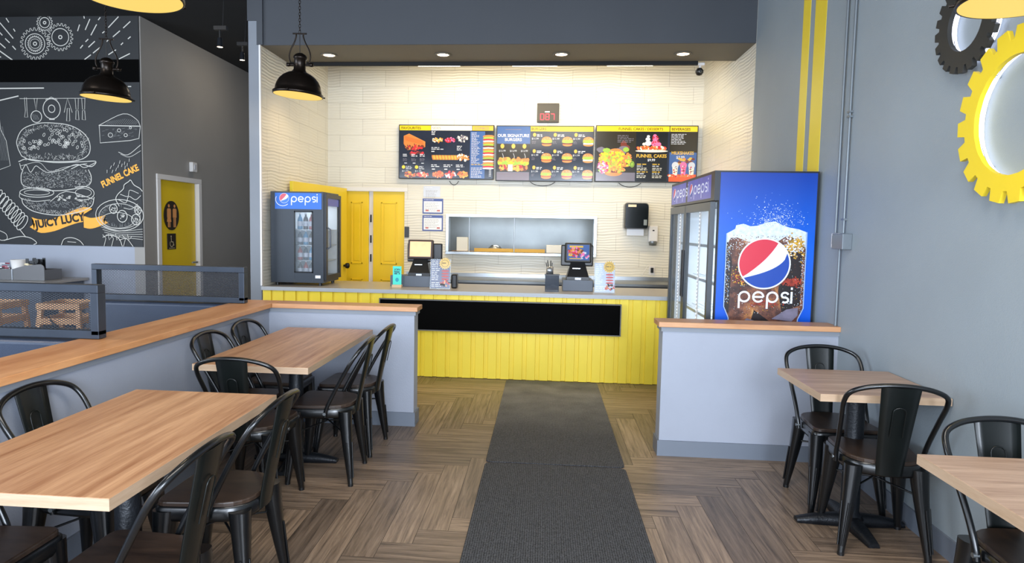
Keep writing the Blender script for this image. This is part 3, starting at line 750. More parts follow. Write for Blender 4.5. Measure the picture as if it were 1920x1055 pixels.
# ------------------------------------------------------------------ tables
def table(label, x0, x1, y0, y1, topm, long_y):
    cx_, cy_ = (x0+x1)/2, (y0+y1)/2; t = thing('pedestal_table', label, 'table', (cx_, cy_, 0), 0, 'laminate pedestal tables')
    hx, hy = (x1-x0)/2, (y1-y0)/2
    top = bx(-hx, hx, -hy, hy, .7195, .755).build('tabletop', topm, t, bevel=.0015)
    e = .0012
    b = MB(); b.box(-hx-e, hx+e, -hy-e, -hy, .719, .754).box(-hx-e, hx+e, hy, hy+e, .719, .754).box(-hx-e, -hx, -hy, hy, .719, .754).box(hx, hx+e, -hy, hy, .719, .754)
    b.build('edge_band', M_edge, top)
    MB().lathe([(.0, .04), (.07, .04), (.055, .06), (.045, .075), (.045, .70)], (0, 0, 0), 24).build('column', M_iron, t)
    bx(-.14, .14, -.14, .14, .70, .7185).build('top_plate', M_iron, t, bevel=.004)
    b = MB(); L_ = .27
    for ax in (0, 1):
        for sg in (-1, 1):
            rings = []
            for k in range(7):
                f = k/6; d = sg*(.02+f*(L_-.02)); wd = .05*(1-f)+.028*f; h = .058*(1-f**2)+.026*f**2
                r4 = [(-wd, .004), (wd, .004), (wd*.8, h*.8), (wd*.35, h), (-wd*.35, h), (-wd*.8, h*.8)]
                rings.append([(d, a, z) if ax == 0 else (a, d, z) for a, z in r4])
            if (sg > 0) == (ax == 0): rings = rings
            b.loft(rings)
    b.build('cross_base', M_iron, t)
    b = MB()
    for x, y in ((L_-.02, 0), (-L_+.02, 0), (0, L_-.02), (0, -L_+.02)): b.cyl((x, y, 0), (x, y, .012), .015, 12)
    b.build('leveller', M_plastic, t)
    return t
table('long light wood table nearest the camera on the left, beside the half wall', -1.835, -1.180, 1.665, 2.795, M_top, True)
table('long light wood table in the left corner by the half wall return', -1.880, -1.240, 3.35, 4.665, M_top, True)
table('small square wood table against the right wall with two chairs', 1.325, 1.918, 3.19, 3.77, M_topr, False)
table('wood table cut off at the right edge of the view, nearest the camera', 1.315, 1.918, 1.77, 2.355, M_topr, False)

# ------------------------------------------------------------------ tall drinks fridge
FX0, FX1, FY0, FY1, FZ = 1.185, 1.905, 4.80, 6.40, 1.945
fr = thing('drinks_fridge', 'tall two-door drinks fridge with blue cola advert on its side', 'fridge', (0, 0, 0))
Mb = mat('fridge_trim_black', (22, 26, 34), .35); Min = mat('fridge_liner', (205, 214, 222), .4)
b = MB(); b.box(FX0+.04, FX1, FY0+.004, FY0+.05, .04, FZ).box(FX0+.04, FX1, FY1-.05, FY1, .04, FZ).box(FX0+.04, FX1, FY0+.05, FY1-.05, FZ-.22, FZ)
b.box(FX1-.05, FX1, FY0+.05, FY1-.05, .04, FZ-.22).box(FX0+.04, FX1-.05, FY0+.05, FY1-.05, .04, .26)
b.build('cabinet', Mb, fr)
b = MB(); b.box(FX1-.056, FX1-.051, FY0+.052, FY1-.052, .262, FZ-.222).box(FX0+.06, FX1-.06, FY0+.051, FY0+.056, .262, FZ-.222).box(FX0+.06, FX1-.06, FY1-.056, FY1-.051, .262, FZ-.222)
b.build('liner', Min, fr)
b = MB()
for z in (.55, .83, 1.11, 1.39):
    for i in range(2):
        ya = FY0+.07+i*.75; yb = ya+.70
        for k in range(10): b.box(FX0+.10+k*.058, FX0+.104+k*.058, ya, yb, z, z+.004)
        b.box(FX0+.09, FX0+.10, ya, yb, z-.004, z+.018)
b.build('wire_shelf', M_steel, fr)
for yy in (5.52, 6.30):
    ls = bx(FX0+.075, FX0+.085, yy-.016, yy+.016, .30, FZ-.26).build('light_strip', M_white, fr)
    b = MB()
    for k in range(44): z = .33+k*.031; b.box(FX0+.0735, FX0+.075, yy-.006, yy+.006, z, z+.010)
    b.build('led_dots', M_led, ls)
b = MB(); b.box(FX0+.005, FX0+.04, FY0+.004, FY1, 1.735, FZ)
hd = b.build('header', Mb, fr)
Mbl = mat('lit_header_blue', (62, 64, 150), .3, emit=.35, emitc=(70, 80, 190), noise=.25, scale=9)
MWs = mat('lit_header_white', (210, 215, 240), .4, emit=.35); MRs = mat('lit_header_red', (200, 60, 80), .4, emit=.25); MBs = mat('lit_header_navy', (30, 60, 160), .4, emit=.25)
A = Art(lambda u, v, d: (FX0+.005-d, u, v))
for ya, yb in ((FY0+.10, 5.69), (5.75, FY1-.02)):
    A.rect(ya, 1.755, yb, FZ-.02, 0)
    globe(A, yb-.14, 1.84, .055, 1, 2, 3, su=-1); wordmark(A, yb-.23, 1.805, .075, 1, su=-1.45)
A.build('header_sign', [Mbl, MWs, MRs, MBs], hd)
for ya, yb, nm in ((FY0+.08, 5.735, 0), (5.745, FY1-.005, 1)):
    dr_ = MB(); w4 = .045
    dr_.box(FX0, FX0+.035, ya, ya+w4, .24, 1.728).box(FX0, FX0+.035, yb-w4, yb, .24, 1.728).box(FX0, FX0+.035, ya+w4, yb-w4, .24, .30).box(FX0, FX0+.035, ya+w4, yb-w4, 1.665, 1.728)
    dob = dr_.build('door', mat('fridge_door_frame', (70, 74, 78), .35, .4), fr)
    bx(FX0+.012, FX0+.020, ya+w4, yb-w4, .30, 1.665).build('glass_pane', M_glass, dob)
    bx(FX0-.012, FX0, (yb-.035) if nm == 0 else (ya+.012), (yb-.012) if nm == 0 else (ya+.035), .95, 1.35).build('handle', Mb, dob, bevel=.003)
bx(FX0+.02, FX0+.05, FY0+.02, FY1-.02, .05, .22).build('grille', Mb, fr)
for yy in (5.2, 6.0): area('fridge_lamp', (FX0+.10, yy, 1.0), (.05, 1.2), 10, (.86, .93, 1), (1, 0, 0))
area('countertop_fridge_lamp', (-2.50, 6.85, 1.79), (.3, .3), 3.5, (.9, .95, 1), (0, -.3, -1))
# advert panel on the side
def advert_mat():
    m = mat('advert_blue', (10, 84, 220), .3); N, L_ = nodes_of(m); b_ = N['Principled BSDF']
    tc = N.new('ShaderNodeTexCoord'); sp_ = N.new('ShaderNodeSeparateXYZ'); L_.new(tc.outputs['Object'], sp_.inputs[0])
    r = N.new('ShaderNodeValToRGB'); e = r.color_ramp.elements
    mr = N.new('ShaderNodeMapRange'); mr.inputs[1].default_value = .8; mr.inputs[2].default_value = 1.95; L_.new(sp_.outputs[2], mr.inputs[0])
    e[0].position = 0; e[0].color = srgb(0, 80, 200); e[1].position = 1; e[1].color = srgb(2, 52, 146); x_ = e.new(.55); x_.color = srgb(0, 94, 208)
    L_.new(mr.outputs[0], r.inputs['Fac']); L_.new(r.outputs['Color'], b_.inputs['Base Color']); return m
def cola_mat():
    m = mat('advert_cola', (60, 34, 26), .35); N, L_ = nodes_of(m); b_ = N['Principled BSDF']
    tc = N.new('ShaderNodeTexCoord'); v = N.new('ShaderNodeTexNoise'); v.inputs['Scale'].default_value = 5.5; v.inputs['Detail'].default_value = 7; v.inputs['Roughness'].default_value = .7
    L_.new(tc.outputs['Object'], v.inputs['Vector'])
    r = N.new('ShaderNodeValToRGB'); e = r.color_ramp.elements
    e[0].position = .3; e[0].color = srgb(34, 20, 20); e[1].position = .72; e[1].color = srgb(226, 190, 120)
    for p_, c_ in ((.44, (74, 44, 38)), (.54, (124, 76, 56)), (.64, (176, 116, 66))): x_ = e.new(p_); x_.color = srgb(*c_)
    L_.new(v.outputs['Fac'], r.inputs['Fac']); L_.new(r.outputs['Color'], b_.inputs['Base Color']); return m
M_ad = advert_mat(); M_cola = cola_mat()
M_foam = mat('advert_foam', (205, 216, 222), .35, noise=.22, scale=40)
M_gold = mat('advert_gold', (196, 150, 40), .35, noise=.5, scale=30); M_redc = mat('advert_red', (150, 50, 34), .35, noise=.5, scale=30)
M_pr = mat('logo_red', (206, 44, 66), .35); M_pb = mat('logo_blue', (16, 66, 160), .35); M_pw = mat('logo_white', (226, 232, 240), .35)
M_ice = mat('advert_ice', (112, 106, 124), .35, noise=.3, scale=12); M_shine = mat('advert_glass_edge', (150, 176, 214), .35); M_colad = mat('advert_cola_dark', (28, 18, 20), .35, noise=.4, scale=14)
pnl = bx(FX0+.045, FX1-.012, FY0, FY0+.004, .06, FZ-.012).build('advert_panel', M_ad, fr)
AY = FY0
A = Art(lambda u, v, d: (u, AY-d, v))
gx0, gx1 = 1.285, 1.835
top_ = [(gx0, 1.50), (gx0+.06, 1.535), (1.35, 1.56), (1.40, 1.572), (1.45, 1.555), (1.50, 1.56), (1.56, 1.585), (1.62, 1.592), (1.66, 1.57), (1.72, 1.55), (1.78, 1.54), (gx1, 1.52)]
A.poly([(gx0, .98), (1.32, .90), (1.335, .60), (1.79, .60), (1.80, .90), (gx1, .98), (gx1, 1.50), (gx0, 1.50)], 0)     # glass body
A.poly([(1.69, .95), (gx1-.02, 1.0), (gx1-.02, 1.38), (1.70, 1.40), (1.66, 1.1)], 9)
A.poly([(gx0+.13, .70), (1.66, .72), (1.64, .86), (1.50, .96), (gx0+.20, .90)], 9)
A.poly([(gx0, 1.40), (gx0+.03, 1.47), (1.36, 1.475), (1.44, 1.445), (1.52, 1.455), (1.58, 1.42), (1.64, 1.45), (1.70, 1.49), (1.77, 1.47), (gx1-.02, 1.44), (gx1, 1.40)] + top_[::-1], 1)
for i in range(420):
    u = random.gauss(1.62, .09); v = 1.56+abs(random.gauss(0, .075)); r0 = random.uniform(.0012, .0032)
    if gx0-.02 < u < gx1+.03: A.ell(u, v, r0, r0, 5 if random.random() < .5 else 8, 6)
for i in range(500):
    u = random.uniform(gx0+.02, gx1-.02); v = random.uniform(1.39, 1.49); A.ell(u, v, .003, .003, random.choice((1, 0, 5)), 5)
for i in range(240):
    u = random.gauss(1.755, .035); v = random.gauss(1.42, .035); A.ell(min(max(u, 1.68), 1.82), v, .007, .006, random.choice((2, 2, 5)), 5)
for i in range(160): A.ell(min(max(random.gauss(1.75, .035), 1.68), 1.81), random.gauss(1.165, .014), .006, .005, 3, 5)
for i in range(120): A.ell(min(max(random.gauss(1.40, .035), gx0+.02), 1.5), random.gauss(1.19, .03), .006, .005, random.choice((2, 3)), 5)
for i in range(90): A.ell(min(max(random.gauss(1.56, .05), 1.45), 1.7), random.gauss(1.01, .012), .006, .005, 3, 5)
for i in range(700):
    u = random.uniform(gx0+.012, gx1-.012); v = random.uniform(.92, 1.46); r0 = random.uniform(.0012, .0032); A.ell(u, v, r0, r0, random.choice((0, 2, 9, 9, 1)), 5)
A.poly([(gx0, .98), (gx0+.035, .93), (gx0+.045, 1.30), (gx0+.012, 1.44), (gx0, 1.44)], 9); 
for i in range(260):
    u = gx0+random.uniform(.0, .03) if random.random() < .5 else gx1-random.uniform(0, .025); A.ell(u, random.uniform(1.0, 1.43), .0028, .0028, random.choice((8, 2, 5)), 5)
A.poly([(1.62, .90), (1.72, .97), (1.80, .985), (1.80, .93), (1.76, .885)], 4); A.poly([(1.36, .82), (1.45, .90), (1.55, .87), (1.60, .80)], 4)
for pts in ([(gx0, 1.50), (gx0, .98), (1.32, .90), (1.335, .60)], [(gx1, 1.52), (gx1, .98), (1.80, .90), (1.79, .60)]): A.line(pts, .007, 8)
globe(A, 1.553, 1.292, .172, 5, 6, 7)
xw = wordmark(A, 1.382, 1.013, .083, 5, su=1.03); A.ring(1.735, 1.018, .008, .008, .0018, 5, 14)
A.build('cola_glass_picture', [M_cola, M_foam, M_gold, M_redc, M_ice, M_pw, M_pr, M_pb, M_shine, M_colad], pnl)

# ------------------------------------------------------------------ small counter-top fridge
SX0, SX1, SY0, SY1, SZ0, SZ1 = -2.835, -2.275, 6.60, 7.10, .905, 1.845
sf = thing('countertop_fridge', 'small black display fridge with blue cola header on the counter', 'fridge', (0, 0, 0))
b = MB(); wx0, wx1, wz0, wz1 = -2.585, -2.385, 1.01, 1.645
b.box(SX0, wx0, SY0, SY0+.04, SZ0, SZ1).box(wx1, SX1, SY0, SY0+.04, SZ0, SZ1).box(wx0, wx1, SY0, SY0+.04, SZ0, wz0).box(wx0, wx1, SY0, SY0+.04, wz1, SZ1)
b.box(SX0, SX0+.04, SY0+.04, SY1, SZ0, SZ1).box(SX0+.04, SX1, SY1-.03, SY1, SZ0, SZ1).box(SX0+.04, SX1, SY0+.04, SY1-.03, SZ1-.04, SZ1).box(SX0+.04, SX1, SY0+.04, SY1-.03, SZ0, SZ0+.07)
b.build('cabinet', M_fridge, sf, bevel=.003)
b = MB()
for x in (SX0+.05, SX1-.05):
    for y in (SY0+.05, SY1-.05): b.cyl((x, y, .8752), (x, y, .906), .018, 12)
b.build('foot', M_plastic, sf)
bx(wx0+.002, wx1-.002, SY0+.012, SY0+.018, wz0+.002, wz1-.002).build('side_window', M_glass, sf)
b = MB()
for a in ((wx0, wx0+.012, wz0, wz1), (wx1-.012, wx1, wz0, wz1), (wx0, wx1, wz0, wz0+.012), (wx0, wx1, wz1-.012, wz1)): b.box(a[0], a[1], SY0-.004, SY0+.002, a[2], a[3])
b.build('window_frame', mat('window_trim_black', (24, 26, 28), .3), sf)
b = MB(); b.box(SX1-.002, SX1+.028, SY0+.01, SY0+.06, SZ0+.03, SZ1-.02).box(SX1-.002, SX1+.028, SY1-.05, SY1, SZ0+.03, SZ1-.02).box(SX1-.002, SX1+.028, SY0+.06, SY1-.05, SZ0+.03, SZ0+.08).box(SX1-.002, SX1+.028, SY0+.06, SY1-.05, SZ1-.06, SZ1-.02)
ds = b.build('door', Mb, sf)
bx(SX1+.008, SX1+.014, SY0+.06, SY1-.05, SZ0+.08, SZ1-.06).build('glass_pane', M_glass, ds)
bx(SX1+.015, SX1+.018, SY0+.065, SY1-.055, SZ1-.14, SZ1-.065).build('door_header', mat('door_header_blue', (84, 96, 186), .4), ds)
b = MB(); b.tube([(SX1+.028, SY0+.045, 1.26), (SX1+.06, SY0+.045, 1.28), (SX1+.06, SY0+.045, 1.46), (SX1+.028, SY0+.045, 1.48)], .009, 8); b.build('handle', M_greyp, ds)
bx(SX0+.041, SX0+.044, SY0+.041, SY1-.031, SZ0+.071, SZ1-.041).build('liner', Min, sf); bx(SX0+.045, SX1-.002, SY1-.034, SY1-.031, SZ0+.071, SZ1-.041).build('liner', Min, sf)
b = MB()
for z in (1.13, 1.29, 1.45): b.box(SX0+.06, SX1-.01, SY0+.05, SY1-.04, z, z+.006)
b.build('shelf', M_steel, sf)
bx(SX0+.30, SX0+.33, SY1-.05, SY1-.035, SZ0+.1, SZ1-.08).build('light_strip', mat('fridge_glow', (235, 240, 255), .5, emit=2.5), sf)
bx(-2.36, -2.305, SY0-.003, SY0-.0005, .955, .985).build('sticker', M_paper, sf)
Msb = mat('fridge_header_blue', (44, 108, 206), .35); 
hd2 = bx(SX0+.05, SX1-.018, SY0-.004, SY0-.0005, 1.665, SZ1-.015).build('header_sign', Msb, sf)
A = Art(lambda u, v, d: (u, SY0-.004-d, v)); globe(A, -2.687, 1.775, .048, 0, 1, 2); A.ring(-2.702, 1.763, .075, .066, .006, 0, a0=PI*.85, a1=PI*1.75)
wordmark(A, -2.615, 1.735, .062, 0, su=1.03); A.build('header_wordmark', [M_pw, mat('header_red', (214, 92, 110), .35), mat('header_mid_blue', (64, 124, 212), .35)], hd2)
def bottle(x, y, z, c, h, lab, nm='drink_bottle'):
    b = MB(); b.lathe([(0, 0), (.026, 0), (.028, .01), (.028, h*.55), (.022, h*.7), (.010, h*.82), (.010, h*.93)], (x, y, z), 12, 0)
    b.lathe([(.012, h*.92), (.012, h), (0, h)], (x, y, z), 12, 1); b.lathe([(.0285, h*.2), (.0285, h*.5)], (x, y, z), 12, 2)
    o = b.build(nm, [mat('drink_%s' % lab, c, .25), mat('cap_%s' % lab, (200, 200, 205), .4), mat('wrap_%s' % lab, (170, 175, 190), .5, noise=.3, scale=40)])
    return o
k = 0
for zi, z in enumerate((SZ0+.0705, 1.1365, 1.2965, 1.4565)):
    for i in range(4):
        c_ = [(44, 30, 26), (140, 44, 40), (34, 44, 60), (60, 120, 160)][(i+zi) % 4]
        o = bottle(-2.57+i*.062, SY0+.13, z, c_, .15 if zi < 3 else .17, 'abcd'[(i+zi) % 4]); k += 1
        tag(o, 'small bottle standing on the %s shelf inside the counter-top fridge' % ('bottom', 'second', 'third', 'top')[zi], 'bottle', 'bottles on the %s fridge shelf' % ('bottom', 'second', 'third', 'top')[zi])

# ------------------------------------------------------------------ menu screens
def menu(name, x0, x1, z0, z1, label):
    t = thing('menu_screen', label, 'screen', ((x0+x1)/2, YB, (z0+z1)/2), 0, 'menu screens')
    W, H = (x1-x0)/2, (z1-z0)/2
    bx(-W, W, -.075, -.03, -H, H).build('housing', M_plastic, t, bevel=.004)
    bx(-.2, .2, -.03, -.001, -.12, .12).build('wall_bracket', M_plastic, t)
    sc = bx(-W+.012, W-.012, -.0765, -.075, -H+.012, H-.012).build('display', mat('menu_navy', (34, 40, 56), .12, noise=.25, scale=4, emit=.12), t)
    return t, sc, Art(lambda u, v, d: (u, -.0765-d, v)), W-.012, H-.012
E_ = lambda n, c, e=.06: mat('menu_'+n, c, .15, emit=e)
MM = [E_('yellow', (236, 204, 40)), E_('white', (198, 202, 212)), E_('bun', (206, 128, 62)), E_('lettuce', (142, 178, 62)), E_('patty', (110, 50, 34)),
      E_('sauce', (222, 88, 34)), E_('black', (20, 22, 24), .05), E_('red', (196, 44, 52)), E_('pink', (226, 110, 160)), E_('cream', (228, 222, 206)),
      E_('blue', (60, 92, 150)), E_('steelgrey', (110, 106, 120)), E_('gold', (206, 168, 66)), E_('ink', (40, 34, 16), .02)]
YEL, WHI, BUN, LET, PAT, SAU, BLK, RED, PNK, CRM, BLU, GRY, GLD, INK = range(14)
def burger(A, x, z, s, pat=PAT):
    A.ell(x, z-.34*s, .46*s, .16*s, BUN, 14); A.rect(x-.46*s, z-.32*s, x+.46*s, z-.18*s, pat)
    A.ell(x, z-.10*s, .54*s, .11*s, LET, 14); A.rect(x-.48*s, z-.06*s, x+.48*s, z+.02*s, SAU)
    A.ell(x, z+.03*s, .53*s, .09*s, LET, 12); A.ell(x, z+.08*s, .47*s, .30*s, BUN, 16, 0, PI)
    for i in range(10): A.ell(x+random.uniform(-.35, .35)*s, z+random.uniform(.12, .28)*s, .02*s, .012*s, CRM, 5)
    for i in range(7): A.ell(x+random.uniform(-.45, .45)*s, z-.10*s, .08*s, .05*s, random.choice((LET, YEL, LET)), 7)
def heap(A, x, z, w_, h_, cols, n=30, r=.02):
    for i in range(n):
        a = random.uniform(-1, 1); A.ell(x+a*w_, z+random.uniform(-h_, h_)*(1-a*a*.6), r*random.uniform(.6, 1.3), r*random.uniform(.4, .9), random.choice(cols), 7, rot=random.uniform(0, 3))
# left screen
t, sc, A, W, H = menu('a', -1.905, -.675, 2.118, 2.806, 'left wall menu screen headed FAVOURITES')
A.rect(-W, H-.06, -.20, H, YEL); A.rect(-.195, H-.06, .33, H, CRM); A.rect(.335, H-.06, W, H, GLD)
A.text('FAVOURITES', -W+.02, H-.046, .045, INK, bold=.0008); A.text('SIDES', -.18, H-.046, .045, GRY); A.text('COMBOS', .36, H-.046, .045, GRY)
A.poly([(-.55, .20), (-.48, .23), (-.27, .13), (-.27, .06), (-.50, .02), (-.55, .10)], BUN); heap(A, -.41, .06, .11, .03, (PAT, RED, BUN), 40, .02); heap(A, -.40, -.02, .10, .02, (RED, PAT), 20)
for i in range(30): A.line([(-.54+i*.008, .20-i*.002), (-.52+i*.008, .14-i*.002)], .003, SAU)
for x in (-.56, -.45, -.34): A.dashes(x, -.04, .08, 2, .02, .011, WHI); A.dashes(x, -.09, .07, 3, .014, .006, GRY); A.rect(x+.02, -.15, x+.055, -.14, WHI)
for x in (-.55, -.38):
    A.ell(x, -.195, .022, .022, YEL); A.dashes(x+.03, -.19, .09, 3, .016, .007, WHI); A.text('$11.99', x-.02, -.255, .03, WHI)
heap(A, -.46, -.29, .07, .03, (BUN, SAU, GLD, PAT), 50, .018); heap(A, -.30, -.29, .07, .028, (RED, CRM, BUN), 45, .017)
heap(A, -.11, .15, .06, .03, (CRM, BUN, GLD), 40, .015); heap(A, .05, .15, .06, .03, (RED, PNK), 36, .015); heap(A, .21, .17, .06, .04, (CRM, GRY), 40, .016)
A.dashes(-.19, .27, .07, 4, .018, .009, WHI); A.dashes(-.19, .05, .17, 2, .02, .01, WHI); A.rect(-.19, .0, -.15, .012, WHI); A.dashes(.14, .07, .07, 4, .016, .008, WHI)
for i in range(17): A.ell(-.17+i*.0195, -.07, .011, .035, (BUN, GLD)[i % 2], 9, rot=.25)
heap(A, .22, -.07, .07, .04, (CRM, BUN), 44, .017)
for x in (-.19, -.03, .13): A.dashes(x, -.17, .12, 2, .02, .01, WHI); A.rect(x+.01, -.225, x+.05, -.212, WHI)
heap(A, -.10, -.285, .06, .035, (SAU, BUN), 46, .018); heap(A, .06, -.285, .06, .035, (SAU, RED, WHI), 46, .018); heap(A, .22, -.285, .06, .035, (SAU, BUN, GLD), 46, .018)
A.rect(.31, -H, .50, H-.07, BLU); A.dashes(.325, .24, .12, 24, .0165, .006, WHI, .5); A.dashes(.325, -.16, .22, 1, .02, .009, GLD); A.dashes(.325, -.20, .15, 8, .017, .006, WHI)
for i in range(5):
    z = .20-i*.085; A.ell(.545, z, .075, .018, BUN, 12); A.ell(.545, z-.022, .075, .014, LET, 12); A.ell(.545, z-.042, .075, .014, (RED, PAT)[i % 2], 12); A.ell(.545, z-.062, .075, .012, CRM, 12)
for i in range(7): A.rect(.555, -.20-i*.017, .585, -.194-i*.017, WHI)
A.build('menu_artwork', MM, sc)
# middle screen
t, sc, A, W, H = menu('b', -.648, .582, 2.103, 2.802, 'middle wall menu screen headed BURGERS')
A.rect(-W, -H, -.185, H, 10); A.rect(-W, -H, -.185, .12, INK); A.rect(-.18, H-.06, W, H, YEL); A.text('BURGERS', -.17, H-.046, .045, INK, bold=.001)
A.text('OUR SIGNATURE', -W+.205, .205, .052, WHI, align='CENTER', bold=.0012); A.text('BURGERS', -W+.205, .155, .052, WHI, align='CENTER', bold=.0012); A.rect(-.50, .295, -.30, .302, GRY)
for x in (-.535, -.395, -.255): A.ell(x, .09, .024, .03, GLD); A.text('$12.99', x-.045, .02, .032, WHI); A.line([(x, .0), (x+.015, -.04), (x+.01, -.065)], .005, WHI)
heap(A, -.395, -.10, .18, .035, (BUN, BUN, GLD), 70, .03); heap(A, -.395, -.13, .19, .022, (LET, YEL, LET), 90, .022); heap(A, -.395, -.18, .17, .025, (GLD, BUN, PAT, RED), 80, .028)
A.rect(-.46, -.225, -.40, -.14, CRM); A.rect(-W, -H, -.19, -.235, GRY)
for i in range(8): A.rect(-W, -.25-i*.012, -.19, -.248-i*.012, PAT)
for r in range(3):
    for c in range(3):
        x = -.16+c*.26; z = .235-r*.205
        A.ell(x+.03, z, .020, .024, GLD); A.dashes(x+.06, z-.005, .09, 2, .018, .01, WHI); A.text('$11.99', x-.005, z-.06, .032, WHI); A.dashes(x, z-.085, .05, 3, .013, .005, GRY)
        burger(A, x+.185, z-.075, .135, (PAT, PAT, CRM, SAU, PAT, CRM, SAU, RED, RED)[r*3+c])
A.build('menu_artwork', MM, sc)
# right screen
t, sc, A, W, H = menu('c', .605, 1.862, 2.108, 2.812, 'right wall menu screen with FUNNEL CAKES and MILKSHAKES')
A.rect(-W, H-.065, .275, H, YEL); A.rect(.285, H-.065, W, H, YEL); A.text('FUNNEL CAKES / DESSERTS', -.35, H-.05, .045, INK, bold=.0008); A.text('BEVERAGES', .30, H-.05, .045, INK, bold=.0008)
A.rect(-W, -H, -.13, H-.07, INK); A.rect(-W, -H, -.13, -.235, GRY); A.rect(-.13, -H, .26, H-.07, BLK)
for i in range(14): A.ell(random.uniform(-.58, -.2), random.uniform(.02, .22), random.uniform(.02, .06), random.uniform(.02, .05), random.choice((INK, PAT, GRY)), 10)
A.dashes(-.36, .22, .2, 5, .02, .008, GRY)
burger(A, -.38, -.02, .22); burger(A, -.50, -.08, .17); burger(A, -.26, -.08, .17); burger(A, -.40, -.16, .24)
heap(A, -.38, -.03, .19, .05, (LET, YEL, BUN), 70, .02); heap(A, -.38, -.12, .2, .05, (LET, GLD, BUN, YEL), 90, .02); heap(A, -.42, -.20, .16, .03, (BUN, GLD, LET), 60, .02)
heap(A, -.53, -.17, .06, .08, (PNK, PNK, RED, WHI), 70, .016); heap(A, -.53, -.06, .05, .02, (GLD, YEL), 20, .014); A.ell(-.49, .04, .05, .03, LET, 8); A.ell(-.25, .05, .04, .03, LET, 8); A.ell(-.17, -.13, .028, .04, LET, 14); A.ring(-.17, -.13, .018, .028, .005, BLK)
A.text('FUNNEL CAKES', .065, -.045, .058, GLD, align='CENTER', bold=.0015, sx=.92); A.text('$9.99', .065, -.09, .042, WHI, align='CENTER', bold=.001)
heap(A, .065, .07, .17, .022, (BUN, SAU, RED, CRM, BUN), 110, .02); A.ell(.065, .035, .20, .016, CRM, 20)
for x, z, r, m in ((.02, .13, .04, WHI), (.015, .18, .03, WHI), (.02, .215, .02, WHI), (.10, .13, .045, PNK), (.105, .18, .035, PNK), (.10, .225, .022, PNK), (.15, .12, .03, PNK), (-.03, .12, .022, CRM)): A.ell(x, z, r, r*.8, m, 14)
for i in range(20): A.ell(.10+random.uniform(-.04, .05), random.uniform(.10, .22), .006, .01, RED, 6)
for x in (-.11, .08):
    for z in (-.135, -.23): A.dashes(x, z, .14, 1, .02, .012, GLD); A.dashes(x, z-.022, .09, 1, .02, .01, WHI); A.dashes(x, z-.047, .13, 2, .02, .008, CRM, .2)
A.rect(.285, .02, W, H-.07, INK); A.rect(.285, -H, W, .02, 10); A.dashes(.30, .24, .2, 8, .017, .007, WHI); 
A.text('MILKSHAKES', .445, -.005, .054, GLD, align='CENTER', bold=.0015, sx=.9); A.text('$7.99', .42, -.055, .046, WHI, align='CENTER', bold=.001)
for i in range(16): A.ell(random.uniform(.30, .58), random.uniform(-.13, -.05), .022, .015, random.choice((GLD, PAT, BUN)), 9)
A.rect(.285, -H, W, -.25, SAU)
for x, m in ((.36, CRM), (.46, PNK), (.56, CRM)): A.poly([(x-.035, -.15), (x+.035, -.15), (x+.025, -.27), (x-.025, -.27)], m); A.ell(x, -.14, .042, .045, (WHI, PNK, WHI)[int((x-.35)*10)], 14); heap(A, x, -.19, .02, .05, (PAT, RED, CRM), 14, .01)
heap(A, .43, -.265, .15, .012, (BUN, RED, CRM, SAU), 60, .014)
A.build('menu_artwork', MM, sc)
# cables under the screens
b = MB()
for x, w_ in ((-1.19, .06), (-.05, .16), (1.05, .14)):
    b.tube(smooth_path([(x-w_, YB-.02, 2.10), (x-w_*.6, YB-.012, 2.065), (x, YB-.01, 2.05), (x+w_*.6, YB-.012, 2.065), (x+w_, YB-.02, 2.10)], 4), .004, 6)
tag(b.build('screen_cables', M_plastic), 'black cables looping just below the wall menu screens', 'cable')
# order number display
t = thing('number_display', 'small black display with red digits on the tiled wall above the screens', 'display', (0, YB, 2.965))
bx(-.138, .138, -.05, -.001, -.118, .12).build('housing', mat('display_grey_black', (62, 58, 52), .5), t, bevel=.006)
A = Art(lambda u, v, d: (u, -.05-d, v)); SEG = {'0': 'abcdef', '8': 'abcdefg', '7': 'abc'}
for i, ch in enumerate('087'):
    x0 = -.095+i*.066; w_, h_ = .042, .072; z0 = -.085; q = {'a': (x0, z0+h_, x0+w_, z0+h_), 'd': (x0, z0, x0+w_, z0), 'g': (x0, z0+h_/2, x0+w_, z0+h_/2), 'f': (x0, z0+h_/2, x0, z0+h_), 'b': (x0+w_, z0+h_/2, x0+w_, z0+h_), 'e': (x0, z0, x0, z0+h_/2), 'c': (x0+w_, z0, x0+w_, z0+h_/2)}
    for s_ in SEG[ch]: a = q[s_]; A.line([(a[0], a[1]), (a[2], a[3])], .009, 0)
A.rect(-.04, .005, .02, .02, 1)
A.build('digits', [mat('red_digits', (230, 30, 60), .4, emit=1.2), MM[WHI]], t)

# ------------------------------------------------------------------ notices, pass-through, dispensers
def notice(x0, x1, z0, z1, label, plain=False):
    t = thing('wall_notice', label, 'notice', ((x0+x1)/2, YB, (z0+z1)/2)); W, H = (x1-x0)/2, (z1-z0)/2
    bx(-W, W, -.006, -.0005, -H, H).build('sheet', mat('notice_pale', (205, 212, 226), .5) if plain else mat('notice_blue', (72, 92, 158), .5), t)
    A = Art(lambda u, v, d: (u, -.006-d, v)); 
    if not plain: A.rect(-W+.016, -H+.016, W-.016, H-.035, 0)
    A.dashes(-W+.03, H-.06, 2*W-.06, 7, .017, .005, 1); A.dashes(-W+.02, H-.02, W, 1, .02, .006, 0)
    if not plain: A.rect(-W+.04, -H+.03, -W+.08, -H+.05, 2); A.rect(W-.08, -H+.03, W-.04, -H+.05, 2)
    A.build('printing', [M_paper, mat('notice_print_grey', (160, 160, 165), .6), mat('notice_print_red', (190, 110, 110), .6)], t)
notice(-1.59, -1.37, 1.89, 2.03, 'pale plain paper notice on the tiles, above two blue ones', True)
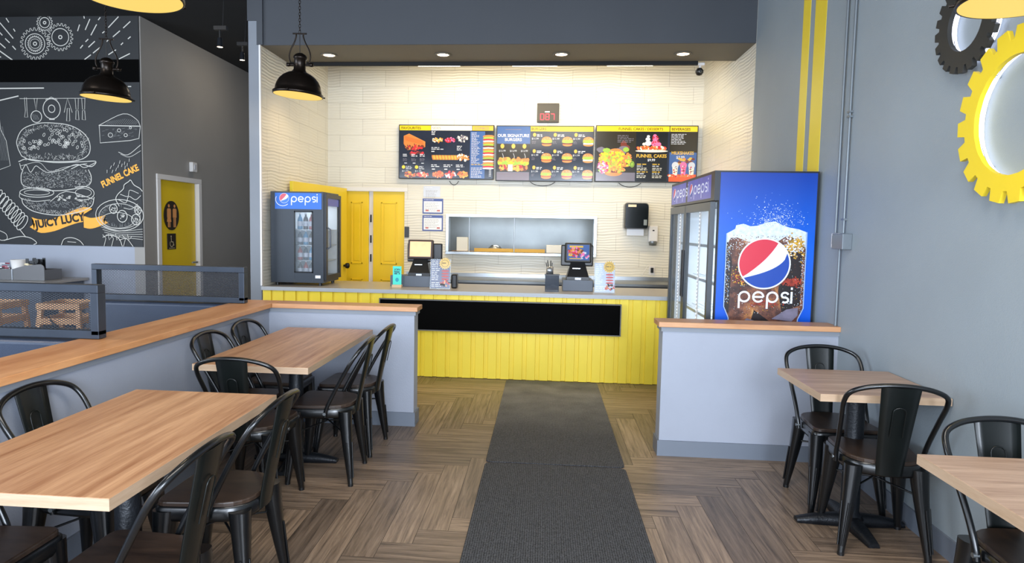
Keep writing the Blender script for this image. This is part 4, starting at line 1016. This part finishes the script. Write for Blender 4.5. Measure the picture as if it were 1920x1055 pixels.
notice(-1.60, -1.33, 1.675, 1.87, 'blue-bordered notice on the tiles, the upper of two')
notice(-1.60, -1.33, 1.45, 1.655, 'blue-bordered notice on the tiles, the lower of two')
pw = thing('serving_hatch', 'steel framed serving hatch in the tiled back wall', 'serving hatch', (0, 0, 0))
b = MB(); fw = .035
b.box(PX0-fw, PX1+fw, YB-.02, YB+.13, PZ1-.006, PZ1+fw-.005).box(PX0-fw, PX1+fw, YB-.02, YB+.13, PZ0-fw, PZ0).box(PX0-fw, PX0+.004, YB-.02, YB+.13, PZ0, PZ1-.006).box(PX1-.004, PX1+fw, YB-.02, YB+.13, PZ0, PZ1-.006)
b.build('frame', M_steel, pw, bevel=.003)
bx(PX0-.02, PX1+.02, YB-.12, YB-.02, PZ0-.03, PZ0-.012).build('ledge', M_steel, pw)
struct(MB().box(PX0-.6, PX1+.6, 9.6, 9.7, .3, 2.6).box(PX0-.6, PX0-.5, YB+.13, 9.6, .3, 2.6).box(PX1+.5, PX1+.6, YB+.13, 9.6, .3, 2.6).box(PX0-.6, PX1+.6, YB+.13, 9.7, 2.6, 2.65).box(PX0-.6, PX1+.6, YB+.13, 9.7, .9, .95).build('wall_kitchen', mat('kitchen_stainless', (150, 156, 158), .42, .55, noise=.12, scale=2.5)))
area('kitchen_light', (-.3, 9.1, 2.5), (1.6, .6), 16, (1, .98, .92), (0, 0, -1))
kr = thing('heat_shelf', 'wooden-edged shelf seen through the serving hatch', 'shelf', (0, 0, 0))
bx(-.93, .0, YB+.14, YB+.34, 1.13, 1.185).build('board', M_steeld, kr); bx(-.93, .0, YB+.13, YB+.14, 1.15, 1.235).build('yellow_edge', mat('amber_edge', (206, 158, 44), .5), kr)
bx(-1.24, -.95, YB+.14, YB+.34, .952, 1.19).build('shelf_box', mat('cardboard', (186, 148, 112), .7))
tag(bpy.data.objects['shelf_box'], 'brown cardboard carton in the left of the serving hatch', 'box')
o = bx(-1.17, -1.02, YB+.16, YB+.30, 1.191, 1.375).build('takeaway_box', mat('carton_white', (222, 218, 205), .6), bevel=.004); tag(o, 'white carton on top of the cardboard box in the hatch', 'box')
o = bx(.02, .40, YB+.15, YB+.33, .952, 1.29).build('paper_stack', mat('stack_white', (228, 226, 218), .6), bevel=.003); tag(o, 'white box standing in the serving hatch behind the right till', 'box')
o = MB().lathe([(0, 0), (.07, 0), (.09, .05), (.05, .09), (0, .1)], (-.66, YB+.24, 1.186), 20).build('covered_pan', M_steel); tag(o, 'small steel covered pan on the shelf in the hatch', 'pan')
b = MB()
for x in (-.99, -.40): b.cyl((x, YB+.05, PZ0), (x, YB+.05, PZ1), .006, 8)
b.build('hanging_rod', M_steel, pw)
# towel dispenser
t = thing('towel_dispenser', 'black paper towel dispenser on the tiled back wall', 'dispenser', (1.13, YB, 1.69))
oz = rounded([(-.15, -.17, .03), (.15, -.17, .03), (.15, .16, .05), (-.15, .16, .05)], 4)
b = MB(); b.loft([[(x, -.001, z) for x, z in oz], [(x, -.15, z) for x, z in oz], [(x*.93, -.19, z*.93) for x, z in oz]], smooth=False)
b.build('cover', mat('smoky_black', (14, 20, 22), .15), t, bevel=.006)
bx(-.11, -.01, -.193, -.189, .105, .135).build('badge', mat('badge_cream', (226, 206, 170), .4), t)
bx(-.11, .10, -.12, -.10, -.25, -.165).build('paper_towel', M_paper, t)
bx(.085, .125, -.193, -.189, -.12, -.05).build('instruction_label', mat('label_grey', (120, 128, 128), .4), t)
t = thing('soap_dispenser', 'white soap dispenser on the wall right of the towel dispenser', 'dispenser', (1.355, YB, 1.44))
bx(-.06, .06, -.09, -.001, -.08, .13).build('body', M_white, t, bevel=.018); MB().lathe([(0, -.04), (.045, -.035), (.05, 0), (.05, .02)], (0, -.06, -.085), 20).build('nozzle', M_steeld, t); bx(-.012, .012, -.093, -.089, .06, .075).build('window', M_plastic, t)
t = thing('wall_outlet', 'white outlet with a black plug low on the tiled wall', 'outlet', (1.365, YB, 1.0))
bx(-.035, .035, -.008, -.001, -.055, .055).build('plate', M_white, t); bx(-.017, .017, -.035, -.008, -.03, .035).build('plug', M_plastic, t, bevel=.003)
MB().tube(smooth_path([(0, -.03, .03), (-.03, -.04, .07), (-.07, -.04, .04), (-.15, -.03, -.10), (-.18, -.03, -.085)], 4), .003, 6).build('cord', M_white, t)

# ------------------------------------------------------------------ tills and counter clutter
def till(x, y, label, screen_mat, body, rz=0, screen_rot=0, art=None):
    t = thing('till', label, 'till', (x, y, .8755), rz)
    bx(-.155, .155, -.02, .32, 0, .115).build('cash_drawer', M_greyp, t, bevel=.003)
    def trap(z0, z1, w0, w1, y0, y1, d0, d1):
        return [[(-w0, y0, z0), (w0, y0, z0), (w0, y0+d0, z0), (-w0, y0+d0, z0)], [(-w1, y1, z1), (w1, y1, z1), (w1, y1+d1, z1), (-w1, y1+d1, z1)]]
    b = MB(); b.loft(trap(.116, .145, .118, .118, .0, 0, .25, .25), smooth=False); b.loft(trap(.145, .33, .112, .06, .005, .10, .24, .06), smooth=False)
    st = b.build('stand', M_plastic, t, bevel=.004)
    bx(-.03, .03, -.004, -.0005, .118, .136).build('label', M_steel, st); 
    b = MB(); b.box(-.055, .025, .045, .048, .225, .235); b.build('nameplate', M_steel, st)
    hh = MB(); hh.box(body[0], body[1], .12, .165, body[2], body[3])
    hh.build('rear_display', M_plastic, t, bevel=.012)
    Mx = Matrix.Translation((screen_rot, .085, .392)) @ Matrix.Rotation(-.18, 4, 'X')
    m = MB().box(-.137, .137, -.014, .03, -.103, .103).xf(Mx)
    sc = m.build('screen_housing', M_plastic if art else mat('till_bezel_brown', (60, 46, 40), .4), t, bevel=.014, seg=3)
    MB().box(-.112, .112, -.0165, -.0145, -.080, .080).xf(Mx).build('display', screen_mat, sc)
    if art:
        A = Art(lambda u, v, d: tuple(Mx @ Vector((u, -.0165-d, v)))); art(A)
    else: A = None
    if A: A.build('display_picture', MM, sc)
    return t
def till_art(A):
    A.rect(-.112, -.08, .112, .08, 10); A.rect(-.09, .05, .05, .07, GLD); heap(A, -.03, 0, .07, .05, (PAT, RED, BUN, PNK, GLD), 70, .016); heap(A, .06, -.03, .045, .03, (PNK, WHI, BLU), 30, .018); A.rect(-.09, -.07, .03, -.06, GLD)
till(-1.315, 6.80, 'left till with a glowing orange screen on the counter', mat('orange_screen', (250, 190, 140), .25, emit=.55, noise=.12, scale=14), (-.15, .225, .255, .455))
till(.345, 6.76, 'right till with a food picture on its screen', mat('till_screen_blue', (60, 64, 130), .15, emit=.25), (-.175, .16, .25, .47), art=till_art)
def acrylic(x, y, label, rz, tone=(96, 104, 130), nm='leaflet_slate'):
    t = thing('menu_stand', label, 'menu stand', (x, y, .8755), rz)
    Mx = Matrix.Rotation(-.12, 4, 'X'); MB().box(-.105, .105, -.003, .003, 0, .305).xf(Mx).build('holder', M_acr, t)
    bx(-.105, .105, -.02, .09, 0, .003).build('foot', M_acr, t)
    A = Art(lambda u, v, d: tuple(Mx @ Vector((u, -.0035-d, v))))
    A.rect(-.098, .008, .098, .298, 0); A.dashes(-.09, .28, .085, 11, .019, .007, 1); A.dashes(-.09, .06, .15, 3, .018, .007, 1)
    A.ell(.045, .262, .052, .052, 2)
    for k in range(16): a = 2*PI*k/16; A.poly([(.045+.048*math.cos(a-.12), .262+.048*math.sin(a-.12)), (.045+.062*math.cos(a-.07), .262+.062*math.sin(a-.07)), (.045+.062*math.cos(a+.07), .262+.062*math.sin(a+.07)), (.045+.048*math.cos(a+.12), .262+.048*math.sin(a+.12))], 2)
    A.ring(.045, .262, .036, .036, .003, 4); A.dashes(.015, .262, .06, 1, .01, .007, 4)
    for k in range(4): A.ell(.05, .185-k*.028, .04, .010, 3, 12)
    heap(A, .05, .06, .045, .03, (4, 3, 5), 26, .012)
    A.build('leaflet', [mat(nm, tone, .25, noise=.15, scale=9), M_paper, MM[GLD], mat('leaflet_red', (190, 90, 90), .4), mat('leaflet_dark', (60, 54, 50), .5), MM[BUN]], t)
    return t
acrylic(-1.06, 6.62, 'acrylic menu stand with a yellow gear crest, beside the left till', .0)
acrylic(.605, 6.62, 'acrylic menu stand with a glare, beside the right till', .04, (176, 190, 216), 'leaflet_glare_blue')  # glare is put into this leaflet's paler colour
t = thing('teal_card', 'small teal card in a wooden base left of the left till', 'card', (-1.515, 6.66, .8755))
bx(-.05, .05, -.03, .03, 0, .03).build('base', mat('pale_wood', (206, 176, 136), .5), t, bevel=.002)
cd = bx(-.045, .045, -.002, .002, .03, .22).build('card', mat('teal', (70, 214, 196), .5), t)
A = Art(lambda u, v, d: (u, -.002-d, v)); A.text('JOIN', -.03, .175, .03, 0, bold=.001); A.dashes(-.03, .155, .06, 2, .018, .012, 0, .1); A.ell(0, .08, .018, .022, 1); A.build('card_printing', [mat('teal_ink', (20, 70, 90), .5), mat('teal_mid', (40, 150, 170), .5)], cd)
o = bx(-1.62, -1.475, 6.80, 7.0, .8755, .99).build('receipt_box', M_greyp, bevel=.003); tag(o, 'dark grey box behind the teal card', 'box')
o = bx(-.96, -.90, 6.72, 6.84, .8755, 1.02).build('card_reader', M_plastic, bevel=.012); tag(o, 'black card reader leaning right of the left menu stand', 'card reader')
t = thing('tip_box', 'clear dark box with slips inside, left of the right till', 'box', (.08, 6.68, .8755))
b = MB(); b.box(-.07, .07, -.06, -.055, 0, .165).box(-.07, .07, .055, .06, 0, .165).box(-.07, -.065, -.055, .055, 0, .165).box(.065, .07, -.055, .055, 0, .165).box(-.065, .065, -.055, .055, 0, .005)
b.build('walls', glass_mat('smoked_acrylic', .55, (70, 76, 86)), t); bx(-.075, .075, -.065, .065, .165, .175).build('lid', M_plastic, t)
b = MB(); [b.box(-.05+i*.02, -.02+i*.02, -.03, -.028+.01*i, .006, .05+.02*random.random()) for i in range(5)]; b.build('slips', M_ctop, t)
t = thing('pen_cup', 'steel cup of black pens on top of the clear box', 'pen cup', (.055, 6.68, 1.0505))
MB().lathe([(0, 0), (.036, 0), (.036, .075), (.033, .075), (.033, .004), (0, .004)], (0, 0, 0), 20).build('cup', M_steel, t)
for i in range(6):
    a = i*1.05; q = MB().cyl((.012*math.cos(a), .012*math.sin(a), .005), (.032*math.cos(a)-.008, .03*math.sin(a), .115+.012*(i % 3)), .0042, 8).build('pen', M_plastic)
    q.location = (.055, 6.68, 1.0505); tag(q, 'black pen standing in the steel pen cup', 'pen', 'pens in the steel cup')

# ------------------------------------------------------------------ gears
def gear3d(name, cy_, cz, ro, ri, teeth, phase, m, label):
    t = thing(name, label, 'wall decoration', (XR, cy_, cz))
    pts = []; r0 = ro*.86
    for i in range(teeth):
        for f, rr in ((-.5, r0), (-.38, r0), (-.26, ro), (.26, ro), (.38, r0)):
            a = phase+2*PI*(i+f)/teeth; pts.append((rr*math.cos(a), rr*math.sin(a)))
    n = len(pts); inner = [(ri*math.cos(math.atan2(v, u)), ri*math.sin(math.atan2(v, u))) for u, v in pts]
    b = MB(); x0, x1 = -.066, -.045
    for x, flip in ((x0, False), (x1, True)):
        vs = [(x, u, v) for u, v in pts]+[(x, u, v) for u, v in inner]
        b.add(vs, [((i, (i+1) % n, (i+1) % n+n, i+n) if flip else (i+n, (i+1) % n+n, (i+1) % n, i)) for i in range(n)])
    for loop, flip in ((pts, True), (inner, False)):
        vs = [(x0, u, v) for u, v in loop]+[(x1, u, v) for u, v in loop]
        b.add(vs, [((i+n, (i+1) % n+n, (i+1) % n, i) if flip else (i, (i+1) % n, (i+1) % n+n, i+n)) for i in range(n)])
    b.build('toothed_ring', m, t)
    rm = (ri+r0)/2
    for rr_ in (ri+.022, r0-.022):
        MB().tube([(-.016, rr_*math.cos(2*PI*i/48), rr_*math.sin(2*PI*i/48)) for i in range(49)], .005, 8).build('led_ring', M_led, t)
    for k in range(4):
        a = PI/4+k*PI/2; MB().cyl((-.046, rm*math.cos(a), rm*math.sin(a)), (-.0005, rm*math.cos(a), rm*math.sin(a)), .008, 8).build('standoff', M_steel, t)
gear3d('yellow_gear', 2.835, 2.005, .355, .240, 19, math.radians(-2), M_yelgear, 'large yellow backlit gear on the right wall')
gear3d('black_gear', 3.195, 2.475, .224, .125, 21, math.radians(-3), mat('gear_black', (44, 44, 42), .5), 'smaller black backlit gear above the yellow one')

# ------------------------------------------------------------------ conduits and thermostat
t = thing('conduit', 'pair of grey conduits running down the right wall to the ceiling', 'conduit', (0, 0, 0))
MB().cyl((XR-.014, 4.40, 1.5185), (XR-.014, 4.40, ZC-.001), .0085, 10).build('pipe', M_gal, t); MB().cyl((XR-.014, 4.515, 1.5185), (XR-.014, 4.515, ZC-.001), .0085, 10).build('pipe', M_gal, t)
MB().cyl((XR-.014, 4.44, .912), (XR-.014, 4.44, 1.414), .0085, 10).build('pipe', M_gal, t)
b = MB(); 
for z in (2.25, 2.28, 1.6): b.box(XR-.026, XR-.0005, 4.38, 4.42, z, z+.012)
b.build('strap', M_gal, t)
t = thing('thermostat', 'white thermostat with grey junction box on the right wall', 'thermostat', (XR, 4.39, 1.465))
bx(-.06, -.0005, -.09, .064, -.05, .05).build('junction_box', M_gal, t, bevel=.003)
bx(-.022, -.0005, .065, .17, -.045, .052).build('body', M_white, t, bevel=.006); bx(-.024, -.022, .085, .15, -.02, .035).build('screen', mat('thermostat_screen', (96, 108, 118), .2), t)

# ------------------------------------------------------------------ pendants
def make_pendant(label):
    t = thing('pendant_lamp', label, 'lamp', (0, 0, 0), 0, 'bronze dome pendants')
    KR = .88
    prof = [(.214, .004), (.222, .004), (.224, .028), (.214, .036), (.206, .040), (.203, .07), (.193, .11), (.172, .152), (.142, .187), (.105, .212), (.075, .225), (.062, .235), (.058, .245)]
    prof = [(a*KR, c*.82) for a, c in prof]
    sh = MB().lathe(prof, (0, 0, 0), 48).build('shade', M_bronze, t)
    MB().lathe([(.180, .006), (.176, .04), (.15, .11), (.09, .155), (0, .17)], (0, 0, 0), 40).build('inner_reflector', mat('reflector_cream', (240, 214, 150), .5), sh)
    for k in range(3): a = k*2*PI/3+.4; MB().cyl((.19*math.cos(a), .19*math.sin(a), .016), (.212*math.cos(a), .212*math.sin(a), .016), .006, 8).build('rim_screw', M_bronze, sh)
    MB().lathe([(.053, .196), (.046, .206), (.046, .285), (.054, .290), (.054, .303), (.042, .322), (.02, .334), (0, .336)], (0, 0, 0), 32).build('neck', M_bronze, t)
    bk = MB()
    for s_ in (-1, 1): bk.tube(smooth_path([(s_*.070, 0, .245), (s_*.084, 0, .30), (s_*.074, 0, .355), (s_*.042, 0, .42), (s_*.028, 0, .465), (s_*.032, 0, .49)], 5), .006, 8)
    bk.cyl((-.055, 0, .487), (.055, 0, .487), .006, 8); bk.build('yoke', M_bronze, t)
    for s_ in (-1, 1):
        b = MB(); b.cyl((s_*.044, 0, .245), (s_*.082, 0, .245), .009, 10); b.lathe([(0, -.016), (.018, -.012), (.018, .012), (0, .016)], (s_*.090, 0, .245), 14); b.build('thumb_screw', M_bronze, t)
    MB().cyl((0, 0, .33), (0, 0, .485), .003, 6).build('cord', M_plastic, t)
    MB().lathe([(0, .003), (.188, .003)], (0, 0, 0), 48).build('diffuser', M_lamp, t)
    return t
def hang(t, x, y, z, rz=0, tilt=.0):
    t.location = (x, y, z); t.rotation_euler = (0, 0, rz)
    # tilt added to shade, neck and diffuser to steepen the rim slant in view
    T = Matrix.Translation((0, 0, .245)) @ Matrix.Rotation(-rz, 4, 'Z') @ Matrix.Rotation(tilt, 4, 'Y') @ Matrix.Rotation(rz, 4, 'Z') @ Matrix.Translation((0, 0, -.245))
    for c in t.children:
        if c.name.split('.')[0] in ('shade', 'neck', 'diffuser'): c.matrix_local = T
    b = MB(); zz = .488; k = 0; top = ZC-z-.03
    while zz < top:
        a = k % 2; cz = zz+.012
        pts = [((.008*math.cos(2*PI*i/10)) if a == 0 else 0, (.008*math.cos(2*PI*i/10)) if a == 1 else 0, cz+.016*math.sin(2*PI*i/10)) for i in range(11)]
        b.tube(pts, .0022, 5); zz += .023; k += 1
    b.build('chain', M_bronze, t)
    MB().lathe([(0, top-.002), (.045, top), (.06, top+.025), (.06, top+.029)], (0, 0, 0), 24).build('ceiling_rose', M_bronze, t)
    l = bpy.data.lights.new('pendant_light', 'SPOT'); l.energy = 14; l.color = (1, .80, .5); l.spot_size = math.radians(150); l.spot_blend = .6; l.shadow_soft_size = .12
    o = bpy.data.objects.new('pendant_light', l); COL.objects.link(o); o.location = (x, y, z-.02)
p0 = make_pendant('bronze dome pendant hanging in front of the tiled kitchen alcove')
p1 = dup(p0, label='bronze dome pendant hanging in front of the chalk mural'); p2 = dup(p0, label='bronze dome pendant cut off by the top edge at the left'); p3 = dup(p0, label='bronze dome pendant cut off by the top right corner, over the gears')
hang(p0, -1.975, 5.18, 2.53, .1, .07); hang(p1, -3.675, 5.30, 2.53, .3, .05); hang(p2, -1.70, 2.62, 2.42, .5); hang(p3, 1.58, 2.39, 2.30, .2)

# ------------------------------------------------------------------ recessed and linear lights
for i, x in enumerate((-2.29, -1.09, .12, 1.33)):
    t = thing('downlight', ('leftmost', 'second from left', 'third from left', 'rightmost')[i]+' round recessed downlight in the soffit', 'ceiling light', (x, 6.83, ZS), 0, 'soffit downlights')
    MB().lathe([(.062, -.001), (.085, -.001), (.088, -.006), (.062, -.010), (.060, -.004)], (0, 0, 0), 28).build('trim_ring', M_soff, t)
    MB().lathe([(0, -.004), (.061, -.004)], (0, 0, 0), 28).build('lens', M_down, t)
    l = bpy.data.lights.new('downlight_beam', 'SPOT'); l.energy = 36; l.color = (1, .72, .40); l.spot_size = math.radians(115); l.spot_blend = .7; l.shadow_soft_size = .05
    o = bpy.data.objects.new('downlight_beam', l); COL.objects.link(o); o.location = (x, 6.83, ZS-.02)
rail = thing('light_rail', 'thin black rail along the back edge of the soffit', 'rail', (0, 0, 0))
bx(XL+.02, 1.55, 7.15, 7.19, 3.245, 3.30).build('rail', M_black, rail)
for i, (x0, x1) in enumerate(((-1.43, -.96), (-.40, .09), (.61, 1.10))):
    t = thing('linear_light', ('left', 'middle', 'right')[i]+' slim white linear light behind the soffit', 'ceiling light', ((x0+x1)/2, 7.22, 3.262), 0, 'linear lights behind the soffit')
    hw = (x1-x0)/2
    bx(-hw, hw, -.030, .03, .012, .03).build('housing', M_white, t); MB().cyl((-hw+.005, 0, 0), (hw-.005, 0, 0), .013, 12).build('tube', M_strip, t)
    area('linear_beam', ((x0+x1)/2, 7.26, 3.24), (.46, .06), 15, (1, .78, .42), (0, .75, -1))
area('kitchen_fill_lamp', (-.4, 7.75, 3.6), (3.6, .5), 22, (1, .92, .78), (0, 0, -1))
# cctv
t = thing('security_camera', 'black ball security camera on a white bracket at the soffit', 'camera', (1.575, 7.2, 3.26))
bx(-.05, .05, -.03, .03, -.015, .012).build('bracket', M_white, t, bevel=.004); MB().cyl((.01, 0, -.01), (0, -.01, -.055), .012, 10).build('arm', M_white, t)
MB().lathe([(0, -.042), (.025, -.035), (.041, -.012), (.041, .012), (.025, .035), (0, .042)], (0, -.01, -.078), 24).build('ball', M_plastic, t); MB().lathe([(.012, -.002), (.018, 0), (.012, .002)], (0, 0, 0), 16, 0).xf(Matrix.Translation((0, -.053, -.082)) @ Matrix.Rotation(PI/2, 4, 'X')).build('lens', M_steeld, t)
# track spots
def spot(x, y, z, label, tilt):
    t = thing('track_spotlight', label, 'spotlight', (x, y, z), 0, 'hanging track spotlights')
    MB().cyl((.03, 0, .18), (.05, 0, ZC-z-.001), .004, 6).build('cable', M_plastic, t)
    bx(-.05, .07, -.02, .02, .15, .185).build('track_piece', M_plastic, t)
    MB().cyl((0, 0, .15), (0, 0, .06), .008, 8).build('stem', M_plastic, t)
    MB().lathe([(.018, .08), (.022, .07), (.026, .0), (.028, -.005)], (0, 0, 0), 20).build('head', M_iron, t); MB().lathe([(0, -.002), (.025, -.002)], (0, 0, 0), 20).build('lens', M_down, t)
    l = bpy.data.lights.new('track_beam', 'SPOT'); l.energy = 18; l.color = (1, .78, .5); l.spot_size = math.radians(110); l.spot_blend = .8; l.shadow_soft_size = .03
    o = bpy.data.objects.new('track_beam', l); COL.objects.link(o); o.location = (x, y, z-.02)
spot(-3.05, 6.0, 3.14, 'hanging black spotlight left of the kitchen alcove, the nearer one', 0)
spot(-3.31, 7.0, 3.27, 'hanging black spotlight left of the kitchen alcove, the farther one', 0)

# ------------------------------------------------------------------ booths
def booth(yb, x0, x1, dx1, label, frame_lab, z0=.932, z1=1.19):
    t = thing('booth_bench', label, 'bench', (0, yb, 0))
    bx(x0, x1, -.36, -.08, .0, .40).build('base', M_greyp, t)
    bx(x0, x1, -.56, -.08, .40, .50).build('seat', M_vinyl, t, bevel=.03, seg=3)
    bx(x0, x1, -.08, .06, .0, .905).build('backrest', M_vinyl, t, bevel=.02, seg=3)
    bx(x0, x1, .06, .50, .40, .50).build('seat', M_vinyl, t, bevel=.03, seg=3)
    bx(x0, x1, .06, .38, .0, .40).build('base', M_greyp, t)
    s = thing('mesh_divider', frame_lab, 'divider', (0, yb, 0)); w_ = .042; bx1 = x1; x1 = dx1
    b = MB(); b.box(x0, x1, -.03, .03, z0-.018, z0+w_-.018).box(x0, x1, -.03, .03, z1-w_, z1).box(x0, x0+w_, -.03, .03, z0, z1-w_).box(x1-w_, x1, -.03, .03, z0, z1-w_)
    b.build('frame', M_frame, s, bevel=.003)
    m = MB(); X0, X1, Z0, Z1 = x0+w_-.006, x1-w_+.006, z0+.02, z1-w_+.006
    dx, dz = .0235, .0118; sl = dz/dx; hw = .0016
    for sg in (1, -1):
        k0 = int((Z0-Z1-(X1-X0)*sl)/dz)-2; k1 = int(((Z1-Z0)+(X1-X0)*sl)/dz)+2
        for k in range(k0, k1):
            c = k*dz; p = []
            # z = Z0 + c + sg*sl*(x-X0)
            xa, xb = X0, X1
            za = Z0+c; zb = Z0+c+sg*sl*(X1-X0)
            def cut(xa, za, xb, zb, lim, low):
                return xa+(xb-xa)*(lim-za)/(zb-za), lim
            if max(za, zb) < Z0 or min(za, zb) > Z1: continue
            if za < Z0: xa, za = cut(xa, za, xb, zb, Z0, 1)
            if za > Z1: xa, za = cut(xa, za, xb, zb, Z1, 0)
            if zb < Z0: xb, zb = cut(xa, za, xb, zb, Z0, 1)
            if zb > Z1: xb, zb = cut(xa, za, xb, zb, Z1, 0)
            if xb-xa < .004: continue
            y = .001*sg
            m.add([(xa, y-.001, za-hw), (xb, y-.001, zb-hw), (xb, y-.001, zb+hw), (xa, y-.001, za+hw), (xa, y+.001, za-hw), (xb, y+.001, zb-hw), (xb, y+.001, zb+hw), (xa, y+.001, za+hw)],
                  [(0,1,2,3),(7,6,5,4),(0,4,5,1),(3,2,6,7)])
    m.build('expanded_mesh', M_mesh, s)
booth(3.16, -3.40, -2.37, -2.25, 'navy vinyl booth bench behind the near half wall', 'steel mesh divider cut off at the left edge, the nearer one')
booth(4.75, -3.44, -2.372, -2.235, 'navy vinyl booth bench nearer the washroom door', 'steel mesh divider in front of the washroom door, the farther one', .932, 1.185)

# booth table, high chairs, condiment station
def highchair(x, y, rz, label):
    t = thing('wooden_high_chair', label, 'high chair', (x, y, 0), rz, 'wooden high chairs'); Mh = wood('high_chair_wood', (206, 160, 110), (176, 126, 80), (9, 9, 1.5), .45)
    for sx_ in (-1, 1):
        for sy_ in (-1, 1): MB().loft([[(sx_*.23-.02, sy_*.22-.02, 0), (sx_*.23+.02, sy_*.22-.02, 0), (sx_*.23+.02, sy_*.22+.02, 0), (sx_*.23-.02, sy_*.22+.02, 0)], [(sx_*.17-.02, sy_*.16-.02, .72), (sx_*.17+.02, sy_*.16-.02, .72), (sx_*.17+.02, sy_*.16+.02, .72), (sx_*.17-.02, sy_*.16+.02, .72)]], smooth=False).build('leg', Mh, t)
    b = MB()
    for z in (.70, .56): b.box(-.2, .2, -.20, -.165, z-.03, z+.03).box(-.2, .2, .165, .20, z-.03, z+.03).box(-.20, -.165, -.165, .165, z-.03, z+.03).box(.165, .20, -.165, .165, z-.03, z+.03)
    b.build('rail', Mh, t, bevel=.005); bx(-.17, .17, -.165, .165, .42, .445).build('seat', Mh, t)
    b = MB(); b.tube(smooth_path([(-.1, -.17, .60), (-.04, -.21, .55), (.02, -.21, .50), (.08, -.18, .47)], 4), .009, 6); b.build('strap', M_plastic, t)
highchair(-4.56, 5.95, .12, 'wooden high chair seen through the near mesh divider, the right one')
highchair(-5.22, 5.80, .05, 'wooden high chair seen through the near mesh divider at the left edge')
st = thing('condiment_station', 'grey cabinet station against the wall below the mural', 'cabinet', (0, 0, 0))
bx(-6.6, -5.18, 6.35, 6.97, .0, .835).build('body', M_greyp, st); bx(-6.62, -5.12, 6.33, 6.98, .84, .868).build('top', M_ctop, st, bevel=.003)
t = thing('condiment_organizer', 'grey organizer tray with rounded end on the condiment station', 'organizer', (0, 0, 0)); Mog = mat('organizer_grey', (96, 96, 98), .4)
b = MB(); prof_ = rounded([(-5.62, .869, .002), (-5.26, .869, .002), (-5.26, 1.045, .06), (-5.50, 1.02, .09), (-5.62, .98, .002)], 5)
b.prism(prof_, lambda u, v, d: (u, d, v), 6.50, 6.51); b.box(-6.5, -5.62, 6.50, 6.51, .869, .98); b.box(-6.5, -5.27, 6.74, 6.75, .869, .98).box(-5.27, -5.26, 6.51, 6.75, .869, .98).box(-6.5, -5.27, 6.51, 6.74, .869, .874)
b.build('tray', Mog, t)
b = MB(); [b.box(x, x+.008, 6.494, 6.50, .87, .982) for x in (-5.625, -5.90, -6.2)]; b.build('divider_edge', M_steel, t)
o = MB().lathe([(0, 0), (.055, 0), (.078, .20), (.073, .20), (.050, .006), (0, .006)], (-5.66, 6.64, .8745), 24).build('paper_cup', M_white); o.rotation_euler = (0, 0, 0); tag(o, 'white paper cup standing in the grey organizer', 'cup')
b = MB(); random.seed(3)
for i in range(60): x, y = random.uniform(-5.56, -5.44), random.uniform(6.56, 6.72); b.box(x, x+.035, y, y+.004, .90+random.uniform(0, .16), .925+random.uniform(.0, .17), 0)
o = b.build('black_sachets', [M_plastic]); tag(o, 'pile of black and cream sachets beside the paper cup', 'sachets', kind='stuff')
b = MB()
for i in range(40): x, y = random.uniform(-5.52, -5.34), random.uniform(6.52, 6.55); z = .94+random.uniform(0, .1); b.box(x, x+.04, y, y+.003, z, z+.008)
o = b.build('wooden_stirrers', [mat('stirrer_wood', (220, 205, 170), .6)]); tag(o, 'loose pale stirrers at the rounded end of the organizer', 'stirrers', kind='stuff')
b = MB()
for i in range(60): x, y = random.uniform(-6.10, -5.80), random.uniform(6.55, 6.70); z = .89+random.uniform(0, .14); b.box(x, x+.05, y, y+.003, z, z+.012, i % 2)
o = b.build('sauce_packets', [mat('packet_red', (150, 40, 60), .4), M_paper]); tag(o, 'heap of red and white packets in the organizer at the left edge', 'packets', kind='stuff')
# small black plate added for a blacked-out mark on the tiles
o = bx(-1.835, -1.775, YB-.012, YB-.0005, 1.36, 1.50).build('blackout_plate', M_plastic, bevel=.003); tag(o, 'small black plate for a blacked-out mark on the tiles right of the yellow doors', 'black plate')
